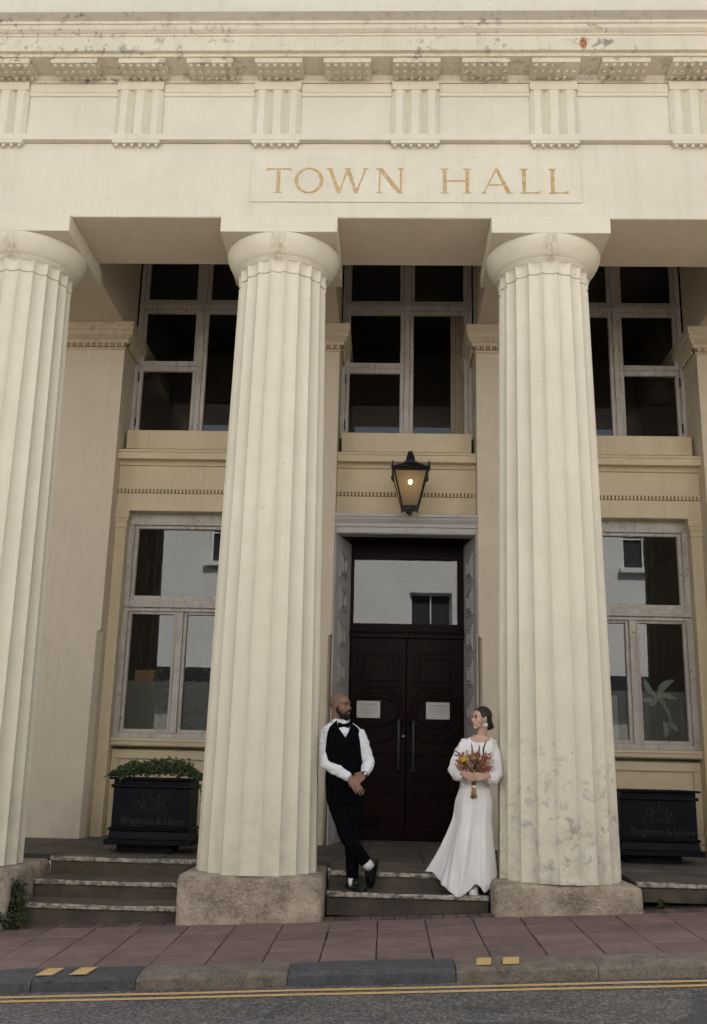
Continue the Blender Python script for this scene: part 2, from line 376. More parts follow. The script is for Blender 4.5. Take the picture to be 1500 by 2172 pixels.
# pavement: a bed with individually laid slabs and a course of pavers against the building
pave = sheet('pavement', -30, 30, [-1.55, -0.75, 0.05, 1.3], lambda x, y: PAVE(x, y) - 0.012, M['bed'], 60)
tag(pave, kind='structure')
rot_s = Matrix.Rotation(-math.atan(0.0515), 4, 'Y') @ Matrix.Rotation(math.atan(0.03), 4, 'X')
def slab_mesh(w, d, h, name):
    mb = MB(); mb.rectloft(-w / 2, w / 2, -d / 2, d / 2, [(-h, 0), (-0.004, 0), (0, -0.004)])
    o = mb.build(name, M['slab']); me = o.data; bpy.data.objects.remove(o); return me
me_full = slab_mesh(0.391, 0.382, 0.05, 'paving_slab')
me_br = slab_mesh(0.098, 0.198, 0.05, 'paver'); me_br.materials.clear(); me_br.materials.append(M['brick'])
rnd = random.Random(3)
ROWS = [(-0.115, 0.40), (-0.515, 0.40), (-0.915, 0.40), (-1.305, 0.385)]
for j, (yc, dep) in enumerate(ROWS):
    for i in range(-13, 17):
        x = 1.11 + 0.4 * i - 0.2
        # the joints drift slightly
        o = bpy.data.objects.new('paving_slab', me_full); COL.objects.link(o); o.parent = pave
        o.matrix_world = Matrix.Translation((x + rnd.uniform(-.003, .003), yc, PAVE(x, yc) + rnd.uniform(-.003, .002))) @ rot_s @ Matrix.Rotation(R(rnd.uniform(-.3, .3)), 4, 'Z') @ Matrix.Diagonal((1, dep / 0.4, 1, 1))
for i in range(-38, 50):
    x = 1.1 + 0.105 * i
    near = min(abs(x - k * S) for k in (-1, 0, 1, 2))
    if near < 0.64: continue
    o = bpy.data.objects.new('paver', me_br); COL.objects.link(o); o.parent = pave
    o.matrix_world = Matrix.Translation((x, 0.19, PAVE(x, 0.19) + rnd.uniform(-.004, .002))) @ rot_s @ Matrix.Rotation(R(rnd.uniform(-1.5, 1.5)), 4, 'Z')

# kerb: long stones, dark granite and brown granite by turns
kerb = empty('kerb', (0, -1.65, 0)); tag(kerb, kind='structure')
def kerb_stone(x0, x1, mat, seed):
    n = max(4, int((x1 - x0) / 0.06)); prof = [(-1.50, -0.22), (-1.50, 0.0), (-1.60, 0.002), (-1.72, 0.0), (-1.775, -0.008), (-1.798, -0.03), (-1.806, -0.09), (-1.815, -0.24)]
    vs = []; fs = []; k = len(prof)
    for i in range(n + 1):
        x = x0 + (x1 - x0) * i / n
        e = 0.012 if i in (0, n) else 0
        for q, (y, z) in enumerate(prof):
            w = 0.008 * noise.noise((x * 5, y * 5 + seed, z * 7)) + 0.004 * noise.noise((x * 17, y * 11, z * 13 + seed))
            yy = y + (w * 1.2 + e * 0.6 if q > 2 else 0); zz = z + (w if 1 <= q <= 5 else 0) - (e if 1 <= q <= 5 else 0)
            vs.append((x, yy + 1.65, PAVE(x, y) + 0.004 + zz))
    for i in range(n):
        for q in range(k - 1): fs.append((i * k + q, i * k + q + 1, (i + 1) * k + q + 1, (i + 1) * k + q))
    fs.append(tuple(range(k))); fs.append(tuple(n * k + q for q in range(k - 1, -1, -1)))
    mb = MB(); mb.add(vs, fs); return mb.build('kerb_stone', mat, kerb, smooth=0.6)
KX = [-7.2, -5.9, -4.7, -3.5, -2.45, -1.215, -0.506, 0.517, 1.645, 2.592, 3.7, 4.8, 6.0, 7.2, 8.4]
KM = 'dbdbddbdbbdbdb'
for i in range(len(KX) - 1):
    kerb_stone(KX[i] + 0.003, KX[i + 1] - 0.003, M['granite_' + KM[i]], i * 3.7)
for xa, xb in ((-1.20, -1.08), (-0.965, -0.85), (1.785, 1.885), (1.965, 2.075)):     # yellow loading marks painted on the kerb top
    mb = MB(); vs = []
    for i, y in enumerate((-1.555, -1.62, -1.69, -1.755)):
        sh = 0.02 * i / 3
        for x in (xa + 0.02 - sh * 1.2, xb + 0.02 - sh * 1.2): vs.append((x, y + 1.65, PAVE(x, y) + 0.0125 + (-0.004 if i == 3 else 0)))
    mb.add(vs, [(0, 1, 3, 2), (2, 3, 5, 4), (4, 5, 7, 6)]); mb.build('loading_mark', M['yellow'], kerb, fix=False)

# ================================================================== TOWN HALL
hall = empty('town_hall', (1.37, 1.5, 0.0))
tag(hall, 'cream classical town hall with fluted columns and gilt lettering over the entrance', 'building')
HO = Vector(hall.location)
class HB(MB):
    """parts are written in world metres; the empty's offset is removed on build"""
    def build(s, name, mat, parent=None, **kw):
        off = Vector((0, 0, 0)); q = parent
        while q is not None: off += q.location; q = q.parent
        s.v = [(x - off.x, y - off.y, z - off.z) for x, y, z in s.v]
        return super().build(name, mat, parent, **kw)
def hb(): return HB()
X0, X1 = -5.6, 8.6
# ---- entablature
arch = hb().box(X0, X1, 0.05, 1.03, 6.738, 7.597).build('architrave', M['entab'], hall, bevel=0.006)
hb().box(X0, X1, 0.056, 1.028, 6.734, 6.7375).build('soffit', M['porch'], hall)
hb().prism([(0.05, 7.597), (-0.015, 7.600), (-0.022, 7.665), (-0.005, 7.672), (0.05, 7.673)], X0, X1).build('taenia', M['entab'], hall)
hb().box(X0, X1, 0.065, 0.9, 7.673, 8.312).build('frieze', M['entab'], hall)
TX = [-4.42, -2.98, -1.535, -0.075, 1.373, 2.81, 4.25, 5.69, 7.13]
TWD = 0.492
for i, x in enumerate(TX):
    a, b = x - TWD / 2, x + TWD / 2
    # glyph bar: two V grooves and half grooves on the edges
    e, g = 0.045, 0.085
    xs = [(a, 0.05), (a + e, 0.0), (a + e + g, 0.0)]
    prof = [(a, 0.0649), (a, 0.045), (a + e, 0.005)]
    x1 = a + e + g; prof += [(x1, 0.005), (x1 + 0.055, 0.058), (x1 + 0.11, 0.005)]
    x2 = x - (x1 + 0.11 - x)  # keep symmetric about the centre
    prof = [(a, 0.0649), (a, 0.045), (a + e, 0.005), (x - 0.135, 0.005), (x - 0.085, 0.055), (x - 0.04, 0.005), (x + 0.04, 0.005), (x + 0.085, 0.055), (x + 0.135, 0.005), (b - e, 0.005), (b, 0.045), (b, 0.0649)]
    tg = hb().prism(prof, 7.673, 8.215, 'z').build('triglyph', M['entab'], hall)
    hb().box(a, b, 0.0, 0.0645, 8.2155, 8.31).build('band', M['entab'], tg)
    rg = hb().rectloft(a - 0.003, b + 0.003, -0.016, 0.0495, [(7.562, -0.004), (7.566, 0), (7.5965, 0)]).build('regula', M['entab'], tg)
    gm = hb()
    for k in range(6): gm.lathe([(0.021, -0.032), (0.016, 0.0)], (a + 0.035 + k * (TWD - 0.07) / 5, 0.014, 7.562), 10)
    tag(gm.build('guttae', M['entab'], tg), kind='stuff')
for i in range(len(TX) - 1):   # metope rails between the triglyphs
    a, b = TX[i] + TWD / 2 + 0.004, TX[i + 1] - TWD / 2 - 0.004
    hb().prism([(0.0645, 8.165), (0.045, 8.168), (0.040, 8.20), (0.03, 8.205), (0.028, 8.30), (0.0645, 8.305)], a, b).build('metope_rail', M['entab'], hall)
cor = hb().prism([(0.0649, 8.3125), (0.03, 8.3125), (0.026, 8.345), (0.0, 8.385), (-0.285, 8.390), (-0.29, 8.418), (-0.335, 8.422), (-0.337, 8.586),
                  (-0.352, 8.590), (-0.354, 8.606), (-0.375, 8.615), (-0.40, 8.632), (-0.412, 8.668), (-0.43, 8.672), (-0.43, 8.70), (0.1, 8.72), (0.9, 8.72), (0.9, 8.3125)], X0, X1).build('cornice', M['cornice'], hall)
hb().prism([(-0.425, 8.7025), (-0.425, 8.745), (-0.40, 8.76), (-0.37, 8.865), (-0.36, 8.872), (-0.09, 8.90), (0.3, 8.90), (0.3, 8.723)], X0, X1).build('coping', M['coping'], hall)
hb().box(X0, X1, -0.085, 0.5, 8.903, 10.2).build('parapet', M['entab'], hall)
def pegs(x0, x1, y0, y1, z, nx, ny, miss=()):
    g = hb()
    for j in range(ny):
        for i in range(nx):
            if (i, j) in miss: continue
            g.lathe([(0.022, -0.028), (0.017, 0.0)], (x0 + (x1 - x0) * i / (nx - 1), y0 + (y1 - y0) * j / (ny - 1), z), 8)
    return g
mx0 = -0.05
for i in range(-6, 12):
    x = mx0 + 0.712 * i
    mt = hb().rectloft(x - 0.245, x + 0.245, -0.262, 0.0, [(8.338, 0), (8.392, 0)]).build('mutule', M['cornice'], hall, bevel=0.004)
    miss = {(3, 0), (4, 0), (5, 0), (1, 2), (5, 2)} if i == 4 else ({(5, 2)} if i == 0 else set())
    tag(pegs(x - 0.2, x + 0.2, -0.225, -0.035, 8.338, 6, 3, miss).build('guttae', M['cornice'], mt), kind='stuff')
# ---- lettered panel
sg = hb().rectloft(-0.32, 3.072, 0.036, 0.0495, [(6.908, 0), (7.406, 0)]).build('sign_panel', M['entab'], hall, bevel=0.004)
tag(sg, 'raised panel carrying the gilt words TOWN HALL')
def stroke(x0, z0, x1, z1, w0, w1=None):
    w1 = w0 if w1 is None else w1
    return [(x0 - w0 / 2, z0), (x0 + w0 / 2, z0), (x1 + w1 / 2, z1), (x1 - w1 / 2, z1)]
def letter(ch, xa, xb, z0, z1):
    w = xb - xa; P = []; T, t = 0.038, 0.017; c = (xa + xb) / 2
    def ser(x, z, s, up):    # small flared foot
        return [(x - s, z), (x + s, z), (x + s * 0.55, z + up), (x - s * 0.55, z + up)]
    if ch == 'T': P = [stroke(c, z0, c, z1 - .012, T), [(xa, z1 - t), (xb, z1 - t), (xb, z1), (xa, z1)], [(xa, z1 - t), (xa - .004, z1 - t - .018), (xa + .03, z1 - t)], [(xb, z1 - t), (xb - .03, z1 - t), (xb + .004, z1 - t - .018)], ser(c, z0, .045, .014)]
    if ch == 'L': P = [stroke(xa + T * .8, z0, xa + T * .8, z1, T), [(xa + .02, z0), (xb, z0), (xb, z0 + t), (xa + .02, z0 + t)], [(xb - .03, z0 + t), (xb, z0 + t), (xb + .008, z0 + t + .02)], ser(xa + T * .8, z1, .045, -.014), ser(xa + T * .8, z0, .045, .014)]
    if ch == 'H': P = [stroke(xa + T * .8, z0, xa + T * .8, z1, T), stroke(xb - T * .8, z0, xb - T * .8, z1, T), [(xa + T, (z0 + z1) / 2 - t / 2), (xb - T, (z0 + z1) / 2 - t / 2), (xb - T, (z0 + z1) / 2 + t / 2), (xa + T, (z0 + z1) / 2 + t / 2)]] + [ser(x, z, .045, u) for x in (xa + T * .8, xb - T * .8) for z, u in ((z0, .014), (z1, -.014))]
    if ch == 'N': P = [stroke(xa + .035, z0, xa + .035, z1, t), stroke(xb - .035, z0, xb - .035, z1, t), stroke(xb - .045, z0, xa + .04, z1, T + .012)] + [ser(xa + .035, z0, .035, .014), ser(xb - .035, z1, .035, -.014), ser(xa + .03, z1, .035, -.012)]
    if ch == 'A': P = [stroke(xa + .02, z0, c, z1, t, t), stroke(xb - .025, z0, c, z1, T + .01, T - .01), [(xa + w * .25, z0 + .09), (xb - w * .27, z0 + .09), (xb - w * .27, z0 + .09 + t * .9), (xa + w * .25, z0 + .09 + t * .9)], ser(xa + .02, z0, .032, .012), ser(xb - .025, z0, .042, .012)]
    if ch == 'W':
        q = w / 4; P = [stroke(xa + q * 1.15, z0, xa + .02, z1, T, T), stroke(xa + q * 1.15, z0, c, z1, t, t), stroke(xb - q * 1.15, z0, c, z1, T, T), stroke(xb - q * 1.15, z0, xb - .02, z1, t, t), ser(xa + .02, z1, .04, -.012), ser(xb - .02, z1, .032, -.012), ser(c, z1, .034, -.012)]
    mb = hb()
    if ch == 'O':
        n = 40; rx, rz = w / 2, (z1 - z0) / 2 + .006; cz = (z0 + z1) / 2; vs = []
        for k in range(n):
            a = 2 * PI * k / n; th = t + (T - t) * abs(math.cos(a)) ** 1.5
            for r in (1, 0):
                x = c + (rx - (0 if r else th)) * math.cos(a); z = cz + (rz - (0 if r else th)) * math.sin(a); vs += [(x, 0.0325, z), (x, 0.0355, z)]
        fs = []
        for k in range(n):
            a, b = 4 * k, 4 * ((k + 1) % n); fs += [(a, a + 2, b + 2, b), (a, b, b + 1, a + 1), (a + 2, a + 3, b + 3, b + 2)]
        mb.add(vs, fs)
    for q, poly in enumerate(P):
        n = len(poly); d = 0.0003 * q
        mb.add([(x, 0.0325 - d, z) for x, z in poly] + [(x, 0.0355, z) for x, z in poly], [tuple(range(n)), *[(i, (i + 1) % n, n + (i + 1) % n, n + i) for i in range(n)]])
    mb.build('letter', M['gold'], sg)
U = lambda u: (u - 563) * 0.004831 - 0.168
for ch, a, b in (('T', 565, 618), ('O', 626, 688), ('W', 697, 782), ('N', 800, 860), ('H', 939, 999), ('A', 1023, 1086), ('L', 1106, 1146), ('L', 1166, 1205)):
    letter(ch, U(a), U(b), 7.01, 7.295)

# ---- columns
def shaft_mesh():
    nf, per, nzr = 20, 8, 30; z0, z1 = 0.385, 6.160; vs = []; fs = []
    n = nf * per
    rows = [(z0 + (z1 - z0) * i / nzr) for i in range(nzr + 1)] + [6.163, 6.166, 6.176, 6.179, 6.21, 6.245, 6.262, 6.276, 6.287, 6.294, 6.30]
    def rad(z):
        t = max(0, min(1, (z - 0.385) / 6.0)); return 0.548 - 0.095 * t - 0.012 * (t * t - t)
    for z in rows:
        Rr = rad(z); d = 0.034
        if 6.164 < z < 6.178: Rr -= 0.016; d = 0.030           # the dark necking groove
        if z > 6.178: Rr += 0.004 + max(0, z - 6.23) * 0.15
        if z > 6.245: d = 0.034 * math.sqrt(max(0.0, 1 - ((z - 6.245) / 0.055) ** 2))
        for k in range(n):
            t = (k % per) / per; a = 2 * PI * (k / n) - PI / 2 - PI / nf
            r = Rr - d * (1 - (2 * t - 1) ** 2) ** 0.8
            vs.append((r * math.cos(a), r * math.sin(a), z))
    for j in range(len(rows) - 1):
        for i in range(n): fs.append((j * n + i, j * n + (i + 1) % n, (j + 1) * n + (i + 1) % n, (j + 1) * n + i))
    fs.append(tuple(range(n - 1, -1, -1)))
    mb = MB(); mb.add(vs, fs); o = mb.build('column', M['column'], None, smooth=0.35); me = o.data; bpy.data.objects.remove(o); return me
sh_me = shaft_mesh(); sh_me2 = sh_me.copy(); sh_me2.materials.clear(); sh_me2.materials.append(M['column_peel'])
# the echinus is tall: a curved cushion
ech = MB().lathe([(0.440, 6.296), (0.470, 6.298), (0.473, 6.308), (0.468, 6.310), (0.478, 6.313), (0.480, 6.322), (0.475, 6.324), (0.486, 6.327), (0.488, 6.336), (0.483, 6.338), (0.497, 6.343), (0.524, 6.372), (0.552, 6.410), (0.574, 6.450), (0.588, 6.490), (0.594, 6.520), (0.592, 6.538), (0.586, 6.5445)], (0, 0, 0), 72)
def rough_block(x0, x1, y0, y1, z0f, z1, seed):
    """eroded stone block with rounded arrises, bottom following the sloping pavement"""
    nx, ny, nzz = 26, 22, 9; vs = {}; verts = []; fs = []
    def P(i, j, k):
        key = (i, j, k)
        if key in vs: return vs[key]
        x = x0 + (x1 - x0) * i / nx; y = y0 + (y1 - y0) * j / ny; zb = z0f(x); z = zb + (z1 - zb) * k / nzz
        # round edges
        r = 0.05; p = Vector((x, y, z)); q = Vector((min(max(x, x0 + r), x1 - r), min(max(y, y0 + r), y1 - r), min(z, z1 - r)))
        d = p - q
        if d.length > 1e-6 and (sum(abs(c) > 1e-6 for c in d) > 1): p = q + d.normalized() * r
        w = 0.012 * noise.noise((x * 4 + seed, y * 4, z * 5)) + 0.009 * noise.noise((x * 13, y * 13 + seed, z * 16)) + 0.005 * noise.noise((x * 34, y * 34 + seed, z * 44))
        nrm = Vector(((x - (x0 + x1) / 2) / (x1 - x0) * 2, (y - (y0 + y1) / 2) / (y1 - y0) * 2, (z - (zb + z1) / 2) / (z1 - zb) * 2))
        nrm = Vector(tuple(c if abs(c) > 0.93 else 0 for c in nrm))
        if nrm.length > 0: p += nrm.normalized() * (w if k < nzz else w * 0.35)
        vs[key] = len(verts); verts.append(p); return vs[key]
    for j in range(ny):
        for k in range(nzz):
            fs.append((P(0, j, k), P(0, j, k + 1), P(0, j + 1, k + 1), P(0, j + 1, k))); fs.append((P(nx, j, k), P(nx, j + 1, k), P(nx, j + 1, k + 1), P(nx, j, k + 1)))
    for i in range(nx):
        for k in range(nzz):
            fs.append((P(i, 0, k), P(i + 1, 0, k), P(i + 1, 0, k + 1), P(i, 0, k + 1))); fs.append((P(i, ny, k), P(i, ny, k + 1), P(i + 1, ny, k + 1), P(i + 1, ny, k)))
    for i in range(nx):
        for j in range(ny): fs.append((P(i, j, nzz), P(i + 1, j, nzz), P(i + 1, j + 1, nzz), P(i, j + 1, nzz)))
    return MB().add(verts, fs)
YC = 0.577
for k in (-1, 0, 1, 2):
    o = bpy.data.objects.new('column', sh_me2 if k == 1 else sh_me); COL.objects.link(o); o.parent = hall; o.location = Vector((k * S, YC, 0)) - HO
    e = MB(); e.v = list(ech.v); e.f = list(ech.f); e.build('echinus', M['echinus'], o, smooth=0.5)
    MB().rectloft(-0.594, 0.594, -0.577, 0.611, [(6.545, 0), (6.736, 0)]).build('abacus', M['column'], o, bevel=0.008, seg=2)
    base = rough_block(-0.632, 0.632, -0.517, 0.66, lambda x, k=k: PAVE(x + k * S, 0.06) - 0.06, 0.383 if k != 0 else 0.39, k * 5.3)
    base.build('base_block', M['stone'], o, smooth=True)
# ---- beams, ceiling, rear wall
for k in (-1, 0, 1, 2):
    x = k * S
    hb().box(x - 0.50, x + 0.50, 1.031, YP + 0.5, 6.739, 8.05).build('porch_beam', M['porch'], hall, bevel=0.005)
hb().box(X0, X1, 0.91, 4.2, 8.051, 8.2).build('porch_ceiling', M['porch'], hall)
# pilasters with a chamfer stop, moulded capital with egg and dart
CH = 2.84
for k in (-1, 0, 1, 2):
    x = k * S; a, b = x - WP, x + WP
    c = 0.045
    pil = hb(); vs = []                     # chamfered corners that run out in a stop at CH
    for z_, cc, dd in ((FLOOR(YP) - 0.06, c, 0.10), (CH - 0.035, c, 0.10), (CH, 0.001, 0.001), (6.208, 0.001, 0.001)):
        vs += [(a, 3.6, z_), (a, YP + dd, z_), (a + cc, YP, z_), (b - cc, YP, z_), (b, YP + dd, z_), (b, 3.6, z_)]
    pil.add(vs, [(6 * j + i, 6 * j + (i + 1) % 6, 6 * j + 6 + (i + 1) % 6, 6 * j + 6 + i) for j in range(3) for i in range(6)] + [(5, 4, 3, 2, 1, 0), tuple(range(18, 24))])
    pil.box(a + 0.001, b - 0.001, YP + 0.003, 3.6, 6.2135, 6.40)
    pil.box(a + 0.006, b - 0.006, YP + 0.006, 3.6, 6.206, 6.215)
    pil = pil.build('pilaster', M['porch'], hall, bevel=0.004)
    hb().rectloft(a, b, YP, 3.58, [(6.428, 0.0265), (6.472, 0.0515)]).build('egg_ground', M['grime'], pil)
    hb().rectloft(a, b, YP, 3.58, [(6.4, 0.0), (6.404, 0.012), (6.418, 0.014), (6.425, 0.022), (6.475, 0.05), (6.482, 0.056), (6.515, 0.06), (6.52, 0.075), (6.558, 0.095), (6.565, 0.11), (6.625, 0.115), (6.63, 0.13), (6.735, 0.13)]).build('capital', M['capital'], pil)
    em = hb(); n = 13
    for side in ('f', 'l', 'r'):
        nn = n if side == 'f' else 6
        for i in range(nn):
            if side == 'f': cx, cy = a - 0.02 + (b - a + 0.04) * (i + 0.5) / n, YP - 0.046
            else: cx, cy = (a - 0.046 if side == 'l' else b + 0.046), YP + 0.01 + 0.083 * (i + 0.5)
            em.ell((cx, cy, 6.45), (0.026 if side == 'f' else 0.018, 0.018 if side == 'f' else 0.026, 0.030), None, 8, 6)
            dx = 0.0415 if i < nn - 1 else 0
            if side == 'f': em.box(cx + dx - 0.005, cx + dx + 0.005, cy - 0.012, cy + 0.02, 6.424, 6.476)
        for i in range(nn * 3):   # small bead rows
            if side == 'f': cx, cy = a - 0.05 + (b - a + 0.1) * (i + 0.5) / (n * 3), YP - 0.088
            else: cx, cy = (a - 0.088 if side == 'l' else b + 0.088), YP - 0.03 + 0.029 * (i + 0.5)
            em.box(cx - 0.009, cx + 0.009, cy - 0.009, cy + 0.01, 6.526, 6.556)
    tag(em.build('egg_and_dart', M['capital'], pil), kind='stuff')
# solid wall behind, left and right of the three bays
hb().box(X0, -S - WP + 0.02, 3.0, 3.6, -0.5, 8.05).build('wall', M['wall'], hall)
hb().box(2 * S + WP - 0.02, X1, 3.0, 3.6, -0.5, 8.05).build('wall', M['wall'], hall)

# ---- upper windows
def bar(mb, x0, x1, z0, z1, y0, y1): mb.box(x0, x1, y0, y1, z0, z1)
def pane(parent, x0, x1, z0, z1, y, mat=None):
    return hb().add([(x0, y, z0), (x1, y, z0), (x1, y, z1), (x0, y, z1)], [(0, 1, 2, 3)]).build('pane', mat or M['glass'], parent, fix=False)
def sash(parent, x0, x1, z0, z1, y0, y1, wl=0.05, wr=0.05, wb=0.05, wt=0.05, name='sash'):
    mb = hb(); mb.box(x0, x0 + wl, y0, y1, z0, z1); mb.box(x1 - wr, x1, y0, y1, z0, z1)
    mb.box(x0 + wl, x1 - wr, y0 + .001, y1 - .001, z0, z0 + wb); mb.box(x0 + wl, x1 - wr, y0 + .001, y1 - .001, z1 - wt, z1)
    s = mb.build(name, M['white'], parent, bevel=0.004)
    pane(s, x0 + wl, x1 - wr, z0 + wb, z1 - wt, (y0 + y1) / 2 + 0.012); return s
def upper_window(bay, mirror):
    c = (bay + 0.5) * S; fx = (lambda d: c - d) if mirror else (lambda d: c + d)
    L = 0.856
    mb = hb()
    def B(d0, d1, z0, z1, y0, y1):
        a, b = sorted((fx(d0), fx(d1))); mb.box(a, b, y0, y1, z0, z1)
    B(-L, -L + 0.055, 5.43, 8.05, YW, YW + 0.12); B(L - 0.055, L, 5.43, 8.05, YW, YW + 0.12)
    B(-L + .055, L - .055, 5.43, 5.465, YW + .002, YW + 0.12)
    B(-0.035, 0.035, 5.466, 7.235, YW + .003, YW + .12)          # mullion
    B(-0.045, 0.045, 7.329, 8.05, YW - .004, YW + .12)
    B(-L + .055, L - .055, 7.236, 7.328, YW - .012, YW + .12)
    B(-L + .003, L - .003, 7.262, 7.30, YW - .03, YW + .1)
    w = mb.build('window', M['white'], hall, bevel=0.005)
    def SS(d0, d1, z0, z1, **k):
        a, b = sorted((fx(d0), fx(d1))); return sash(w, a, b, z0, z1, YW + .02, YW + .075, **k)
    SS(-L + .057, -.037, 6.42, 7.234, wb=.07); cs = SS(-L + .057, -.037, 5.467, 6.416, wb=.05, wt=.07, name='casement')
    SS(.037, L - .057, 5.467, 7.234); SS(-L + .057, -.047, 7.33, 8.04); SS(.047, L - .057, 7.33, 8.04)
    for z in (5.62, 6.25): hb().box(*sorted((fx(-L + .052), fx(-L + .066))), YW - .012, YW + .02, z - .06, z + .06).build('hinge', M['iron'], cs)
    return w
wins = [upper_window(-1, False), upper_window(0, False), upper_window(1, True)]
# ---- spandrels, sills, string courses in each bay
for bay in (-1, 0, 1):
    a, b = bay * S + WP + 0.002, (bay + 1) * S - WP - 0.002
    hb().box(a + 0.04, b - 0.04, 2.93, YW + 0.12, 5.17, 5.424).build('window_sill', M['wall'], hall, bevel=0.006)
    hb().prism([(2.885, 4.93), (2.865, 4.935), (2.855, 4.965), (2.84, 4.985), (2.755, 4.99), (2.75, 5.07), (2.735, 5.075), (2.735, 5.10), (2.93, 5.168), (3.3, 5.169), (3.3, 4.93)], a, b).build('string_course', M['wall'], hall)
    sp_ = hb().box(a, b, 2.885, 3.3, 4.352 if bay else 4.302, 4.928).build('spandrel', M['wall'], hall)
    mb = hb(); mb.box(a, b, 2.867, 2.886, 4.628, 4.665)
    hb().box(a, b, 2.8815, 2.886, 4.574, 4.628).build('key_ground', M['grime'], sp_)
    n = int((b - a) / 0.045)
    for i in range(n):
        x = a + (b - a) * (i + 0.25) / n; mb.box(x, x + 0.026, 2.865, 2.886, 4.578, 4.627)
    tag(mb.build('key_band', M['wall'], sp_), kind='stuff')
# ---- lower windows in the side bays
def lower_window(bay, mirror):
    c = (bay + 0.5) * S; fx = (lambda d: c - d) if mirror else (lambda d: c + d)
    Y = 3.05; L = S / 2 - WP - 0.135
    # small antae with capitals flanking the window
    for s in (-1, 1):
        xa, xb = sorted((c + s * L, c + s * (L + 0.133)))
        an = hb().box(xa, xb, 2.905, 3.3, FLOOR(2.9) - 0.06, 4.20).build('anta', M['wall'], hall, bevel=0.004)
        hb().rectloft(xa, xb - 0.0, 2.905, 3.3, [(4.128, 0.003), (4.135, 0.010), (4.15, 0.010), (4.155, 0.004), (4.2, 0.004), (4.215, 0.015), (4.25, 0.02), (4.26, 0.03), (4.30, 0.035), (4.305, 0.03), (4.349, 0.03)]).build('capital', M['wall'], an)
    mb = hb()
    mb.box(c - L, c + L, Y, Y + .14, 4.21, 4.35); mb.box(c - L, c - L + .07, Y, Y + .14, 1.60, 4.209); mb.box(c + L - .07, c + L, Y, Y + .14, 1.60, 4.209)
    mb.box(c - L + .07, c + L - .07, Y + .002, Y + .14, 3.20, 3.255); mb.box(c - L + .012, c + L - .012, Y - .03, Y + .1, 3.165, 3.20)
    mb.box(c - L + .07, c + L - .07, Y + .003, Y + .14, 3.12, 3.1645); mb.box(c - L + .07, c + L - .07, Y + .002, Y + .14, 1.60, 1.66)
    d = 0.045; m0 = -0.005
    mb.box(*sorted((fx(m0 - .04), fx(m0 + .04))), Y + .004, Y + .14, 1.661, 3.119)
    w = mb.build('window', M['white'], hall, bevel=0.005)
    sash(w, c - L + .072, c + L - .072, 3.256, 4.208, Y + .03, Y + .09, .045, .045, .06, .04)
    for a, b in ((-L + .072, m0 - .042), (m0 + .042, L - .072)):
        xa, xb = sorted((fx(a), fx(b))); sash(w, xa, xb, 1.661, 3.119, Y + .03, Y + .09, .04, .04, .045, .03)
        hb().add([(xa + .04, Y + .10, 1.70), (xb - .04, Y + .10, 1.70), (xb - .04, Y + .10, 2.285), (xa + .04, Y + .10, 2.285)], [(0, 1, 2, 3)]).build('frosted_film', M['film'], w, fix=False)
    hb().prism([(3.28, 1.50), (3.0, 1.505), (2.985, 1.52), (2.98, 1.56), (2.965, 1.565), (2.965, 1.598), (3.28, 1.6)], c - L + .002, c + L - .002).build('window_ledge', M['wall'], hall)
    # dado panel below: frame stands proud of a sunk field
    mb = hb(); mb.box(c - L + .002, c + L - .002, 3.10, 3.3, FLOOR(3.1) - .05, 1.47)
    mb.box(c - L + .003, c + L - .003, 3.07, 3.101, 1.36, 1.46); mb.box(c - L + .003, c - L + .09, 3.07, 3.101, 0.66, 1.359); mb.box(c + L - .09, c + L - .003, 3.07, 3.101, 0.66, 1.359)
    mb.box(c - L + .003, c + L - .003, 3.071, 3.101, 0.56, 0.659)
    mb.build('dado_panel', M['wall'], hall, bevel=0.006)
    return w
lw = [lower_window(-1, False), lower_window(1, True)]
hb().box(-S - 0.2, 0.2, 3.301, 3.42, FLOOR(3.3) - .06, 1.62).build('wall', M['wall'], hall)
hb().box(S - 0.2, 2 * S + 0.2, 3.301, 3.42, FLOOR(3.3) - .06, 1.62).build('wall', M['wall'], hall)
# unlit rooms behind the glass
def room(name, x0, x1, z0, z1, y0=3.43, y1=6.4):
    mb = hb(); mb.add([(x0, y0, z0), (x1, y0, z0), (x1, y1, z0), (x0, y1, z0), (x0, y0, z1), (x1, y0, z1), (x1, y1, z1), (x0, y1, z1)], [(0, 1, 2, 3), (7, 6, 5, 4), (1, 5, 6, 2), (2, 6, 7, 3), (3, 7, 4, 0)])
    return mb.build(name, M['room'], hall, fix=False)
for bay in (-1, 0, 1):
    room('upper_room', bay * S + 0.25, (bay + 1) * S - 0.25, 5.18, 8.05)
    if bay: room('lower_room', bay * S + 0.25, (bay + 1) * S - 0.25, 0.3, 4.36)
